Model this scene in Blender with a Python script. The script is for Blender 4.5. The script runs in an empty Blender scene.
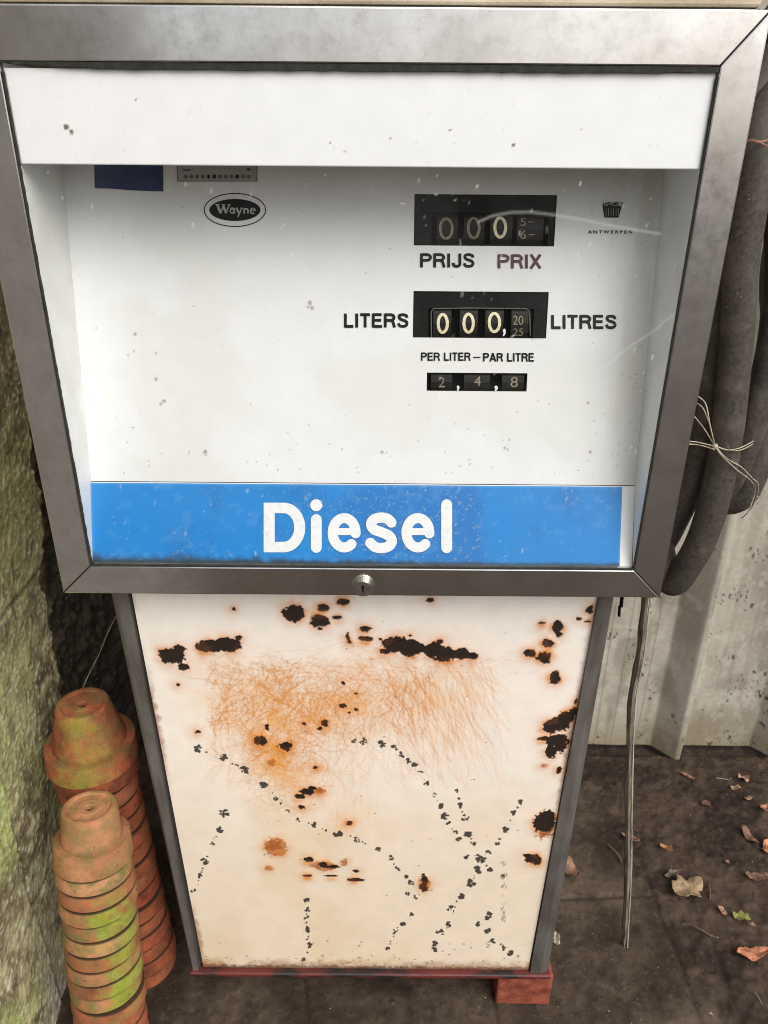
import bpy, bmesh, math, random
import numpy as np
from mathutils import Vector, Matrix

# ------------------------------------------------------------------ camera, sky, sun, exposure
SC = bpy.context.scene
COL = SC.collection
FPX = 769.0
PITCH = math.radians(25.7)
ROLL = math.radians(0.45)
CAM = np.array([0.0, -0.87, 1.504])
_c, _s = math.cos(PITCH), math.sin(PITCH)
FW = np.array([0, _c, -_s]); UP0 = np.array([0, _s, _c]); RT0 = np.array([1.0, 0, 0])
RT = math.cos(ROLL) * RT0 + math.sin(ROLL) * UP0
UP = -math.sin(ROLL) * RT0 + math.cos(ROLL) * UP0
cd = bpy.data.cameras.new("camera")
cd.sensor_width = 36.0; cd.lens = FPX / 1024 * 36.0
cd.clip_start = 0.02; cd.clip_end = 500
cam = bpy.data.objects.new("camera", cd); COL.objects.link(cam)
cam.matrix_world = Matrix(((RT[0], UP[0], -FW[0], CAM[0]), (RT[1], UP[1], -FW[1], CAM[1]),
                           (RT[2], UP[2], -FW[2], CAM[2]), (0, 0, 0, 1)))
SC.camera = cam
SC.render.resolution_x, SC.render.resolution_y = 768, 1024

W = bpy.data.worlds.new("World"); SC.world = W; W.use_nodes = True
nt = W.node_tree; nt.nodes.clear()
SUN_EL, SUN_AZ = math.radians(46), math.radians(146)       # azimuth measured from +Y towards +X
sky = nt.nodes.new("ShaderNodeTexSky"); sky.sky_type = 'NISHITA'; sky.sun_disc = False
sky.sun_elevation = SUN_EL; sky.sun_rotation = SUN_AZ
sky.air_density = 1.0; sky.dust_density = 4.0; sky.ozone_density = 1.0
hsv = nt.nodes.new("ShaderNodeHueSaturation"); hsv.inputs['Saturation'].default_value = 0.46
bg = nt.nodes.new("ShaderNodeBackground"); bg.inputs['Strength'].default_value = 0.13
wo = nt.nodes.new("ShaderNodeOutputWorld")
nt.links.new(sky.outputs[0], hsv.inputs['Color']); nt.links.new(hsv.outputs[0], bg.inputs['Color'])
nt.links.new(bg.outputs[0], wo.inputs['Surface'])

sd = bpy.data.lights.new("overcast_sun", 'SUN'); sd.energy = 1.4; sd.angle = math.radians(55)
sd.color = (1.0, 0.99, 0.975)
sun = bpy.data.objects.new("overcast_sun", sd); COL.objects.link(sun)
_sv = Vector((math.cos(SUN_EL) * math.sin(SUN_AZ), math.cos(SUN_EL) * math.cos(SUN_AZ), math.sin(SUN_EL)))
sun.rotation_euler = (-_sv).to_track_quat('-Z', 'Y').to_euler()
sun.location = _sv * 6

SC.view_settings.view_transform = 'Standard'; SC.view_settings.look = 'None'
SC.view_settings.exposure = 0.42; SC.view_settings.gamma = 1.0
SC.view_settings.use_curve_mapping = False
SC.render.engine = 'CYCLES'
SC.cycles.max_bounces = 8; SC.cycles.transparent_max_bounces = 12
SC.cycles.use_denoising = True; SC.cycles.denoiser = 'OPENIMAGEDENOISE'; SC.cycles.denoising_prefilter = 'ACCURATE'
SC.cycles.filter_width = 1.0

rng = np.random.default_rng(7)
random.seed(7)

# ------------------------------------------------------------------ measuring: image sight lines met with real planes
def ray(px, py):
    xi = (px - 384) / FPX; yi = (512 - py) / FPX
    return FW + xi * RT + yi * UP
def atY(px, py, Y=0.0):
    d = ray(px, py); return CAM + d * (Y - CAM[1]) / d[1]
def atX(px, py, X):
    d = ray(px, py); return CAM + d * (X - CAM[0]) / d[0]
def atZ(px, py, Z=0.0):
    d = ray(px, py); return CAM + d * (Z - CAM[2]) / d[2]
def atP(px, py, p0, n):
    d = ray(px, py); return CAM + d * (((p0 - CAM) @ n) / (d @ n))

# ------------------------------------------------------------------ small numeric helpers
def S(r, g, b):
    def f(c):
        c /= 255.0
        return c / 12.92 if c <= 0.04045 else ((c + 0.055) / 1.055) ** 2.4
    return np.array([f(r), f(g), f(b)])
def smooth(a, b, x):
    t = np.clip((x - a) / (b - a), 0, 1); return t * t * (3 - 2 * t)
_TAB = np.random.default_rng(11).random((24, 256, 256)).astype(np.float32)
def vnoise(u, v, seed=0):
    t = _TAB[seed % 24]
    iu = np.floor(u).astype(int); iv = np.floor(v).astype(int)
    fu = u - iu; fv = v - iv
    fu = fu * fu * (3 - 2 * fu); fv = fv * fv * (3 - 2 * fv)
    a = t[iu & 255, iv & 255]; b = t[(iu + 1) & 255, iv & 255]
    c = t[iu & 255, (iv + 1) & 255]; d = t[(iu + 1) & 255, (iv + 1) & 255]
    return (a * (1 - fu) + b * fu) * (1 - fv) + (c * (1 - fu) + d * fu) * fv
def fbm(u, v, seed=0, octv=4, gain=0.5):
    s = 0; a = 1; n = 0
    for k in range(octv):
        s = s + a * vnoise(u * 2 ** k + 17.3 * k, v * 2 ** k + 9.1 * k, seed + k); n += a; a *= gain
    return s / n
def lerp(a, b, t): return a * (1 - t) + b * t
def mixc(col, c, m): return col * (1 - m[..., None]) + np.asarray(c) * m[..., None]
def polydist(U, V, pts):
    d = np.full(U.shape, 1e9)
    for (a, b), (c, e) in zip(pts[:-1], pts[1:]):
        dx, dy = c - a, e - b; L = dx * dx + dy * dy + 1e-12
        t = np.clip(((U - a) * dx + (V - b) * dy) / L, 0, 1)
        d = np.minimum(d, np.hypot(U - a - t * dx, V - b - t * dy))
    return d

# ------------------------------------------------------------------ object helpers
def link(name, me, parent=None):
    o = bpy.data.objects.new(name, me); COL.objects.link(o)
    if parent is not None: o.parent = parent
    return o
def tag(o, label=None, cat=None, group=None, kind=None):
    if label: o['label'] = label
    if cat: o['category'] = cat
    if group: o['group'] = group
    if kind: o['kind'] = kind
    return o
def empty(name, loc=(0, 0, 0)):
    o = bpy.data.objects.new(name, None); COL.objects.link(o); o.location = loc
    o.empty_display_size = 0.05
    return o
def from_bm(name, bm, mats, parent=None, smooth_=False, off=None):
    me = bpy.data.meshes.new(name)
    if off is not None: bmesh.ops.translate(bm, verts=bm.verts, vec=off)
    bmesh.ops.recalc_face_normals(bm, faces=bm.faces)
    if smooth_:
        for f in bm.faces: f.smooth = True
    bm.to_mesh(me); bm.free()
    for m in (mats if isinstance(mats, (list, tuple)) else [mats]): me.materials.append(m)
    return link(name, me, parent)
def box_bm(x0, x1, y0, y1, z0, z1, bev=0.0, bm=None, seg=2):
    own = bmesh.new()
    vs = [own.verts.new((x, y, z)) for x in (x0, x1) for y in (y0, y1) for z in (z0, z1)]
    for q in ((0, 1, 3, 2), (4, 6, 7, 5), (0, 4, 5, 1), (2, 3, 7, 6), (0, 2, 6, 4), (1, 5, 7, 3)):
        own.faces.new([vs[i] for i in q])
    bmesh.ops.recalc_face_normals(own, faces=own.faces)
    if bev: bmesh.ops.bevel(own, geom=list(own.edges), offset=bev, segments=seg, affect='EDGES', profile=0.5)
    if bm is None: return own
    return merge(bm, own)
def merge(bm, other):
    me = bpy.data.meshes.new("tmp"); other.to_mesh(me); other.free(); bm.from_mesh(me); bpy.data.meshes.remove(me); return bm
def prism_bm(poly, y0, y1, bev=0.0, seg=2):
    """polygon in XZ pushed from y0 to y1"""
    bm = bmesh.new()
    a = [bm.verts.new((x, y0, z)) for x, z in poly]; b = [bm.verts.new((x, y1, z)) for x, z in poly]
    n = len(poly)
    bm.faces.new(a); bm.faces.new(b[::-1])
    for i in range(n): bm.faces.new((a[i], b[i], b[(i + 1) % n], a[(i + 1) % n]))
    bmesh.ops.recalc_face_normals(bm, faces=bm.faces)
    if bev: bmesh.ops.bevel(bm, geom=list(bm.edges), offset=bev, segments=seg, affect='EDGES', profile=0.5)
    return bm
def grid_mesh(name, P, mats, parent=None, col=None, floats=None, drop=None, flip=False, smooth_=True):
    n, m = P.shape[:2]
    me = bpy.data.meshes.new(name)
    idx = np.arange(n * m).reshape(n, m)
    q = np.stack([idx[:-1, :-1], idx[:-1, 1:], idx[1:, 1:], idx[1:, :-1]], -1)
    if flip: q = q[..., ::-1]
    q = q.reshape(-1, 4)
    if drop is not None: q = q[~drop.reshape(-1)]
    k = len(q)
    me.vertices.add(n * m); me.vertices.foreach_set("co", P.reshape(-1).astype(np.float32))
    me.loops.add(k * 4); me.loops.foreach_set("vertex_index", q.reshape(-1).astype(np.int32))
    me.polygons.add(k)
    me.polygons.foreach_set("loop_start", np.arange(0, k * 4, 4, dtype=np.int32))
    me.polygons.foreach_set("use_smooth", np.full(k, smooth_))
    me.update(calc_edges=True)
    if col is not None:
        a = me.attributes.new("Col", 'FLOAT_COLOR', 'POINT')
        c4 = np.ones((n * m, 4), np.float32); c4[:, :3] = np.clip(col.reshape(-1, 3), 0, 1)
        a.data.foreach_set("color", c4.reshape(-1))
    for key, arr in (floats or {}).items():
        a = me.attributes.new(key, 'FLOAT', 'POINT'); a.data.foreach_set("value", arr.reshape(-1).astype(np.float32))
    for mm in (mats if isinstance(mats, (list, tuple)) else [mats]): me.materials.append(mm)
    return link(name, me, parent)
def catmull(pts, per=10):
    pts = [np.asarray(p, float) for p in pts]
    P = [2 * pts[0] - pts[1]] + pts + [2 * pts[-1] - pts[-2]]
    out = []
    for i in range(1, len(P) - 2):
        a, b, c, d = P[i - 1:i + 3]
        for k in range(per):
            t = k / per
            out.append(0.5 * (2 * b + (c - a) * t + (2 * a - 5 * b + 4 * c - d) * t * t + (3 * b - a - 3 * c + d) * t ** 3))
    out.append(pts[-1]); return np.array(out)
def tube_bm(path, r, sides=10, bm=None, cap=True, flat=1.0, wob=0.0):
    bm = bm or bmesh.new()
    path = np.asarray(path, float); n = len(path)
    rr = np.full(n, r, float) if np.isscalar(r) else np.asarray(r, float)
    tan = np.gradient(path, axis=0); tan /= np.linalg.norm(tan, axis=1)[:, None] + 1e-12
    ref = np.array([0.13, 0.2, 0.97]) if abs(tan[0] @ np.array([0, 0, 1])) < 0.9 else np.array([1.0, 0.1, 0])
    nrm = np.cross(tan[0], ref); nrm /= np.linalg.norm(nrm)
    rings = []
    for i in range(n):
        nrm = nrm - tan[i] * (nrm @ tan[i]); nrm /= np.linalg.norm(nrm)
        bi = np.cross(tan[i], nrm); ring = []
        for k in range(sides):
            a = 2 * math.pi * k / sides
            q = rr[i] * (1 + wob * (random.random() - .5))
            ring.append(bm.verts.new(path[i] + q * (math.cos(a) * nrm + flat * math.sin(a) * bi)))
        rings.append(ring)
    for i in range(n - 1):
        for k in range(sides):
            bm.faces.new((rings[i][k], rings[i][(k + 1) % sides], rings[i + 1][(k + 1) % sides], rings[i + 1][k]))
    if cap: bm.faces.new(rings[0][::-1]); bm.faces.new(rings[-1])
    return bm
def lathe_bm(prof, seg=48, wob=0.0, closed=False):
    bm = bmesh.new(); rings = []
    for r, z in prof:
        if r < 1e-6: rings.append([bm.verts.new((0, 0, z))] * seg); continue
        rings.append([bm.verts.new((r * math.cos(2 * math.pi * k / seg), r * math.sin(2 * math.pi * k / seg), z)) for k in range(seg)])
    for a, b in zip(rings[:-1], rings[1:]):
        for k in range(seg):
            q = [a[k], a[(k + 1) % seg], b[(k + 1) % seg], b[k]]
            u = []
            for v in q:
                if v not in u: u.append(v)
            if len(u) > 2: bm.faces.new(u)
    return bm

# ------------------------------------------------------------------ materials
def new_mat(name):
    m = bpy.data.materials.new(name); m.use_nodes = True
    nt = m.node_tree; nt.nodes.clear()
    o = nt.nodes.new("ShaderNodeOutputMaterial"); b = nt.nodes.new("ShaderNodeBsdfPrincipled")
    nt.links.new(b.outputs[0], o.inputs[0])
    return m, nt, b, o
def noise_node(nt, scale, detail=4, vec=None, stretch=None, rough=0.5):
    tc = nt.nodes.new("ShaderNodeTexCoord")
    src = tc.outputs['Object']
    if stretch:
        mp = nt.nodes.new("ShaderNodeMapping"); mp.inputs['Scale'].default_value = stretch
        nt.links.new(src, mp.inputs[0]); src = mp.outputs[0]
    n = nt.nodes.new("ShaderNodeTexNoise"); n.inputs['Scale'].default_value = scale
    n.inputs['Detail'].default_value = detail; n.inputs['Roughness'].default_value = rough
    nt.links.new(src, n.inputs['Vector'])
    return n
def ramp(nt, src, stops):
    r = nt.nodes.new("ShaderNodeValToRGB"); e = r.color_ramp.elements
    while len(e) < len(stops): e.new(0.5)
    for el, (p, c) in zip(e, stops):
        el.position = p; el.color = (c, c, c, 1) if np.isscalar(c) else (*c, 1)
    nt.links.new(src, r.inputs[0]); return r
def mixn(nt, fac, a, b, mode='MIX'):
    x = nt.nodes.new("ShaderNodeMix"); x.data_type = 'RGBA'; x.blend_type = mode
    for sock, val in ((x.inputs[0], fac), (x.inputs[6], a), (x.inputs[7], b)):
        if hasattr(val, 'is_output') or isinstance(val, bpy.types.NodeSocket): nt.links.new(val, sock)
        elif np.isscalar(val): sock.default_value = val
        else: sock.default_value = (*val, 1)
    return x.outputs[2]
def M(name, col=None, col2=None, rough=0.6, rough2=None, metal=0.0, vscale=25, stretch=None, lo=0.35, hi=0.65,
      bump=0.0, bscale=250, bdist=0.001, attr=False, spec=0.5, var=0.0):
    m, nt, b, o = new_mat(name)
    n = noise_node(nt, vscale, 6, stretch=stretch, rough=0.6)
    f = ramp(nt, n.outputs['Fac'], [(lo, 0.0), (hi, 1.0)]).outputs[0]
    if attr:
        a = nt.nodes.new("ShaderNodeAttribute"); a.attribute_name = "Col"
        base = a.outputs['Color']
        if var: base = mixn(nt, 1.0, base, mixn(nt, f, (1 - var,) * 3, (1 + var,) * 3), 'MULTIPLY')
        nt.links.new(base, b.inputs['Base Color'])
    elif col2 is not None: nt.links.new(mixn(nt, f, tuple(col), tuple(col2)), b.inputs['Base Color'])
    else: b.inputs['Base Color'].default_value = (*col, 1)
    b.inputs['Metallic'].default_value = metal
    b.inputs['Specular IOR Level'].default_value = spec
    if rough2 is not None:
        r = nt.nodes.new("ShaderNodeMapRange"); r.inputs['To Min'].default_value = rough; r.inputs['To Max'].default_value = rough2
        nt.links.new(f, r.inputs['Value']); nt.links.new(r.outputs[0], b.inputs['Roughness'])
    else: b.inputs['Roughness'].default_value = rough
    if bump:
        n2 = noise_node(nt, bscale, 3, stretch=stretch)
        bp = nt.nodes.new("ShaderNodeBump"); bp.inputs['Strength'].default_value = bump; bp.inputs['Distance'].default_value = bdist
        nt.links.new(n2.outputs['Fac'], bp.inputs['Height']); nt.links.new(bp.outputs[0], b.inputs['Normal'])
    return m

MAT = {}
MAT['steel_plain'] = M('brushed_steel', S(224, 220, 216), S(196, 190, 184), rough=0.24, rough2=0.36, metal=1.0, vscale=14, stretch=(1, 1, 1), lo=.25, hi=.75)
def steel():
    m, nt, b, o = new_mat('brushed_steel')
    n1 = noise_node(nt, 11, 5, rough=.65); n2 = noise_node(nt, 60, 6, rough=.75); n3 = noise_node(nt, 160, 4, rough=.6)
    c = mixn(nt, ramp(nt, n1.outputs['Fac'], [(.32, 0.), (.68, 1.)]).outputs[0], tuple(S(226, 225, 224)), tuple(S(196, 193, 190)))
    c = mixn(nt, ramp(nt, n2.outputs['Fac'], [(.50, 0.), (.78, .35)]).outputs[0], c, tuple(S(140, 128, 114)))
    c = mixn(nt, ramp(nt, n3.outputs['Fac'], [(.74, 0.), (.80, .5)]).outputs[0], c, tuple(S(92, 78, 64)))
    nt.links.new(c, b.inputs['Base Color']); b.inputs['Metallic'].default_value = 1.0
    r = nt.nodes.new("ShaderNodeMapRange"); r.inputs['From Min'].default_value = .3; r.inputs['From Max'].default_value = .7
    r.inputs['To Min'].default_value = .13; r.inputs['To Max'].default_value = .28
    nt.links.new(n2.outputs['Fac'], r.inputs['Value']); nt.links.new(r.outputs[0], b.inputs['Roughness'])
    return m
MAT['steel'] = steel()
MAT['trim'] = M('trim_steel', S(122, 118, 113), S(84, 78, 72), rough=0.45, rough2=0.6, metal=0.4, vscale=22, stretch=(1, 1, .3), bump=0.1, bscale=300)
MAT['black'] = M('matt_black', (0.004, 0.004, 0.004), (0.010, 0.010, 0.009), spec=.15, rough=0.6, vscale=60)
MAT['seal'] = M('rubber_seal', (0.010, 0.010, 0.009), (0.028, 0.03, 0.022), rough=0.85, vscale=120)
MAT['ink'] = M('black_ink', (0.006, 0.006, 0.006), (0.018, 0.017, 0.016), spec=.2, rough=0.5, vscale=300, lo=.55, hi=.8)
MAT['inkred'] = M('reflection_red_ink', (0.03, 0.010, 0.010), (0.10, 0.03, 0.03), rough=0.5, vscale=220)  # red streak's reflection tinted into the ink colour
MAT['inkgrey'] = M('faded_ink', (0.06, 0.058, 0.05), (0.16, 0.155, 0.14), rough=0.6, vscale=400)
MAT['digit'] = M('digit_paint', S(236, 226, 190), S(205, 194, 158), rough=0.6, vscale=300)
MAT['digitdim'] = M('digit_paint_dim', S(150, 140, 112), S(96, 88, 70), rough=0.6, vscale=400)
MAT['wheel'] = M('wheel_black', (0.008, 0.008, 0.007), (0.014, 0.013, 0.011), spec=.2, rough=0.45, vscale=200)
MAT['white_letter'] = M('letter_white', (0.74, 0.745, 0.745), (0.60, 0.63, 0.66), rough=0.5, vscale=130, lo=.5, hi=.75)
MAT['body'] = M('housing_paint', S(176, 168, 146), S(120, 112, 94), rough=0.55, vscale=9, bump=.1, bscale=120)
MAT['lid'] = M('lid_paint', S(232, 220, 194), S(176, 160, 130), rough=0.5, vscale=16, stretch=(.4, 1, 1), bump=.1, bscale=120)
MAT['dark'] = M('dark_body', (0.03, 0.028, 0.025), (0.06, 0.05, 0.04), rough=0.7, vscale=12)
MAT['inner'] = M('inner_white', (0.84, 0.84, 0.82), (0.74, 0.74, 0.70), rough=0.5, vscale=18)
MAT['rail'] = M('red_rail', S(96, 38, 34), S(32, 26, 25), rough=0.5, vscale=26, stretch=(.5, 1, 2), lo=.46, hi=.58, bump=.2, bscale=200)
MAT['sheet'] = M('painted_sheet', attr=True, rough=0.42, rough2=.55, vscale=40, bump=0.06, bscale=160, var=.03)
MAT['dial'] = M('dial_white', attr=True, rough=0.5, vscale=30, var=.02)
MAT['wallm'] = M('mossy_concrete', attr=True, rough=0.95, vscale=140, lo=.3, hi=.7, var=.28, bump=0.35, bscale=520, bdist=.0022, spec=.05)
MAT['soil'] = M('damp_soil', attr=True, rough=0.88, rough2=.7, vscale=45, lo=.3, hi=.7, var=.22, bump=0.6, bscale=380, bdist=.002, spec=.25)
MAT['fence'] = M('weathered_sheet', attr=True, rough=0.85, vscale=90, lo=.3, hi=.7, var=.09, bump=0.35, bscale=260, bdist=.001, spec=.2)
MAT['hose'] = M('dusty_rubber', (0.032, 0.028, 0.024), (0.092, 0.078, 0.064), rough=0.45, rough2=.7, vscale=170, lo=.25, hi=.75, bump=0.25, bscale=520, bdist=.001, spec=.3)
_m = MAT['hose']; _nt = _m.node_tree; _b = next(n for n in _nt.nodes if n.type == 'BSDF_PRINCIPLED')
_src = _b.inputs['Base Color'].links[0].from_socket
_nf = noise_node(_nt, 300, 2); _ns = noise_node(_nt, 26, 4)
_nt.links.new(mixn(_nt, ramp(_nt, _nf.outputs['Fac'], [(.70, 0.), (.76, .8)]).outputs[0], mixn(_nt, ramp(_nt, _ns.outputs['Fac'], [(.5, 0.), (.72, .45)]).outputs[0], _src, (.17, .15, .125)), (.34, .31, .27)), _b.inputs['Base Color'])
MAT['twine'] = M('twine', S(190, 180, 160), S(132, 120, 102), rough=0.9, vscale=160)
MAT['stick'] = M('grey_wood', S(132, 122, 106), S(76, 68, 58), rough=0.9, vscale=30, stretch=(6, 6, .5), bump=.5, bscale=180)
MAT['stick_pale'] = M('split_wood', S(186, 178, 160), S(128, 118, 102), rough=0.9, vscale=40, stretch=(6, 6, .5))
MAT['brick'] = M('red_brick', S(154, 84, 62), S(108, 54, 40), rough=0.9, vscale=40, bump=.6, bscale=240, bdist=.002, spec=.2)
MAT['chrome'] = M('lock_chrome', S(226, 222, 214), S(180, 176, 168), rough=0.28, metal=1.0, vscale=120)
MAT['plate'] = M('data_plate', (0.42, 0.42, 0.39), (0.34, 0.335, 0.31), rough=0.5, vscale=80)
MAT['blue_film'] = M('navy_film', S(30, 52, 108), S(20, 34, 76), rough=0.5, vscale=90)
MAT['grit'] = M('pale_grit', S(190, 180, 160), S(110, 98, 82), rough=0.9, vscale=9)
MAT['stem'] = M('dry_stem', S(150, 140, 118), S(96, 86, 70), rough=0.9, vscale=40)
MAT['twig'] = M('brown_twig', S(120, 98, 74), S(70, 54, 40), rough=0.9, vscale=60)

def glass_mat():
    m, nt, b, o = new_mat('dusty_glass'); nt.nodes.remove(b)
    tr = nt.nodes.new("ShaderNodeBsdfTransparent"); tr.inputs[0].default_value = (0.975, 0.982, 0.978, 1)
    gl = nt.nodes.new("ShaderNodeBsdfGlossy"); gl.inputs['Roughness'].default_value = 0.03
    fr = nt.nodes.new("ShaderNodeFresnel"); fr.inputs['IOR'].default_value = 1.38
    m1 = nt.nodes.new("ShaderNodeMixShader")
    nt.links.new(fr.outputs[0], m1.inputs[0]); nt.links.new(tr.outputs[0], m1.inputs[1]); nt.links.new(gl.outputs[0], m1.inputs[2])
    df = nt.nodes.new("ShaderNodeBsdfDiffuse"); df.inputs[0].default_value = (0.72, 0.72, 0.68, 1)
    at = nt.nodes.new("ShaderNodeAttribute"); at.attribute_name = "Dust"
    m2 = nt.nodes.new("ShaderNodeMixShader")
    nt.links.new(at.outputs['Fac'], m2.inputs[0]); nt.links.new(m1.outputs[0], m2.inputs[1]); nt.links.new(df.outputs[0], m2.inputs[2])
    nt.links.new(m2.outputs[0], o.inputs[0])
    return m
MAT['glass'] = glass_mat()

def terracotta():
    m, nt, b, o = new_mat('terracotta')
    tc = nt.nodes.new("ShaderNodeTexCoord"); oi = nt.nodes.new("ShaderNodeObjectInfo")
    def oattr(nm):
        a = nt.nodes.new("ShaderNodeAttribute"); a.attribute_type = 'OBJECT'; a.attribute_name = nm; return a.outputs['Fac']
    add = nt.nodes.new("ShaderNodeVectorMath"); add.operation = 'ADD'
    cmb = nt.nodes.new("ShaderNodeCombineXYZ")
    mul = nt.nodes.new("ShaderNodeMath"); mul.operation = 'MULTIPLY'; mul.inputs[1].default_value = 37.0
    nt.links.new(oi.outputs['Random'], mul.inputs[0])
    for i in range(3): nt.links.new(mul.outputs[0], cmb.inputs[i])
    nt.links.new(tc.outputs['Object'], add.inputs[0]); nt.links.new(cmb.outputs[0], add.inputs[1])
    def nz(scale, det=5, r=.6):
        n = nt.nodes.new("ShaderNodeTexNoise"); n.inputs['Scale'].default_value = scale; n.inputs['Detail'].default_value = det
        n.inputs['Roughness'].default_value = r
        nt.links.new(add.outputs[0], n.inputs['Vector']); return n.outputs['Fac']
    red = tuple(S(168, 84, 54)); dark = tuple(S(104, 50, 36)); pale = tuple(S(190, 138, 98))
    c = mixn(nt, ramp(nt, nz(24, 6, .7), [(.36, 0.), (.62, 1.)]).outputs[0], red, dark)
    # bleached, limy bloom (object property)
    pm = nt.nodes.new("ShaderNodeMath"); pm.operation = 'MULTIPLY'
    nt.links.new(ramp(nt, nz(9), [(.34, 0.15), (.6, 1.)]).outputs[0], pm.inputs[0]); nt.links.new(oattr('bloom'), pm.inputs[1])
    c = mixn(nt, pm.outputs[0], c, pale)
    # thin olive film
    om = nt.nodes.new("ShaderNodeMath"); om.operation = 'MULTIPLY'
    nt.links.new(ramp(nt, nz(34, 6, .7), [(.40, 0.), (.60, 1.)]).outputs[0], om.inputs[0]); nt.links.new(oattr('film'), om.inputs[1])
    c = mixn(nt, om.outputs[0], c, tuple(S(116, 108, 62)))
    # bright algae on one flank: direction in object space
    dot = nt.nodes.new("ShaderNodeVectorMath"); dot.operation = 'DOT_PRODUCT'
    nrm = nt.nodes.new("ShaderNodeVectorMath"); nrm.operation = 'NORMALIZE'
    fl = nt.nodes.new("ShaderNodeVectorMath"); fl.operation = 'MULTIPLY'; fl.inputs[1].default_value = (1, 1, 0)
    nt.links.new(tc.outputs['Object'], fl.inputs[0]); nt.links.new(fl.outputs[0], nrm.inputs[0])
    nt.links.new(nrm.outputs[0], dot.inputs[0])
    da = nt.nodes.new("ShaderNodeAttribute"); da.attribute_type = 'OBJECT'; da.attribute_name = 'algae_dir'
    nt.links.new(da.outputs['Vector'], dot.inputs[1])
    dn = nt.nodes.new("ShaderNodeMath"); dn.operation = 'MULTIPLY_ADD'; dn.inputs[1].default_value = 1.7
    nt.links.new(nz(30, 6, .75), dn.inputs[0]); nt.links.new(dot.outputs['Value'], dn.inputs[2])
    am = nt.nodes.new("ShaderNodeMath"); am.operation = 'MULTIPLY'
    nt.links.new(ramp(nt, dn.outputs[0], [(.0, 0.), (1.0, 0.)]).outputs[0], am.inputs[0])
    mr = nt.nodes.new("ShaderNodeMapRange"); mr.inputs['From Min'].default_value = 1.60; mr.inputs['From Max'].default_value = 1.9
    nt.links.new(dn.outputs[0], mr.inputs['Value'])
    nt.links.new(mr.outputs[0], am.inputs[0]); nt.links.new(oattr('algae'), am.inputs[1])
    c = mixn(nt, am.outputs[0], c, mixn(nt, ramp(nt, nz(60), [(.4, 0.), (.6, 1.)]).outputs[0], tuple(S(112, 142, 26)), tuple(S(140, 140, 64))))
    # contact shade between stacked pots, painted dark along the ledge above the rim
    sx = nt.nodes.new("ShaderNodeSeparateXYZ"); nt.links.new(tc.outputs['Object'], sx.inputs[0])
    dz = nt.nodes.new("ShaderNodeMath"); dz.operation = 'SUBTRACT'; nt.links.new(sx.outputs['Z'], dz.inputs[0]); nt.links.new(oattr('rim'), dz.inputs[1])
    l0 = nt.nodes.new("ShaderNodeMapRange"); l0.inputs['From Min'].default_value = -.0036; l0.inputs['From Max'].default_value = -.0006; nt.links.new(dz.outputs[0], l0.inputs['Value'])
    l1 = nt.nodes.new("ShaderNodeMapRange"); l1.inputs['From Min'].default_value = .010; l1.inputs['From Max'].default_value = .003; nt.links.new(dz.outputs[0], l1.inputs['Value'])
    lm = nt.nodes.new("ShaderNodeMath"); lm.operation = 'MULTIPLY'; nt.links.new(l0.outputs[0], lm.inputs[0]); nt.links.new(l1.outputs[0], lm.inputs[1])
    ledge_shade = nt.nodes.new("ShaderNodeMath"); ledge_shade.operation = 'MULTIPLY'; nt.links.new(lm.outputs[0], ledge_shade.inputs[0]); nt.links.new(oattr('soil'), ledge_shade.inputs[1])  # this property sets the strength of the painted shade line
    c = mixn(nt, ledge_shade.outputs[0], c, tuple(S(44, 34, 24)))
    # dark specks
    c = mixn(nt, ramp(nt, nz(150, 2), [(.66, 0.), (.74, .7)]).outputs[0], c, tuple(S(60, 40, 30)))
    nt.links.new(c, b.inputs['Base Color']); b.inputs['Roughness'].default_value = 0.85; b.inputs['Specular IOR Level'].default_value = .25
    bp = nt.nodes.new("ShaderNodeBump"); bp.inputs['Strength'].default_value = .55; bp.inputs['Distance'].default_value = .0014
    nt.links.new(nz(190, 5, .7), bp.inputs['Height']); nt.links.new(bp.outputs[0], b.inputs['Normal'])
    return m
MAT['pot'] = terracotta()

def leaf_mat():
    m, nt, b, o = new_mat('dry_leaf')
    oi = nt.nodes.new("ShaderNodeObjectInfo"); n = noise_node(nt, 90, 5)
    f = ramp(nt, n.outputs['Fac'], [(.35, .45), (.65, 1.1)]).outputs[0]
    c = mixn(nt, 1.0, oi.outputs['Color'], f, 'MULTIPLY')
    nt.links.new(c, b.inputs['Base Color']); b.inputs['Roughness'].default_value = .7
    return m
MAT['leaf'] = leaf_mat()

# ------------------------------------------------------------------ SETTING: ground
def axis(parts):
    out = []
    for a, b, st in parts: out.append(np.arange(a, b - 1e-9, st))
    return np.concatenate(out + [np.array([parts[-1][1]])])
gx = axis([(-60, -20, 20), (-20, -4, 4), (-4, -.8, .2), (-.8, 1.35, .0042), (1.35, 4, .2), (4, 20, 4), (20, 60, 20)])
gy = axis([(-60, -20, 20), (-20, -4, 4), (-4, -.3, .2), (-.3, .9, .0042), (.9, 4, .2), (4, 20, 4), (20, 60, 20)])
GX, GY = np.meshgrid(gx, gy, indexing='ij')
n1 = fbm(GX * 9, GY * 9, 0, 5); n2 = fbm(GX * 60, GY * 60, 3, 4); n3 = fbm(GX * 3.1 + 5, GY * 3.1, 6, 3); n4 = fbm(GX * 200, GY * 200, 2, 2)
def joint(pts, w):
    return np.exp(-(polydist(GX + .008 * (n1 - .5), GY + .008 * (n1 - .5), pts) / w) ** 2)
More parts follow.
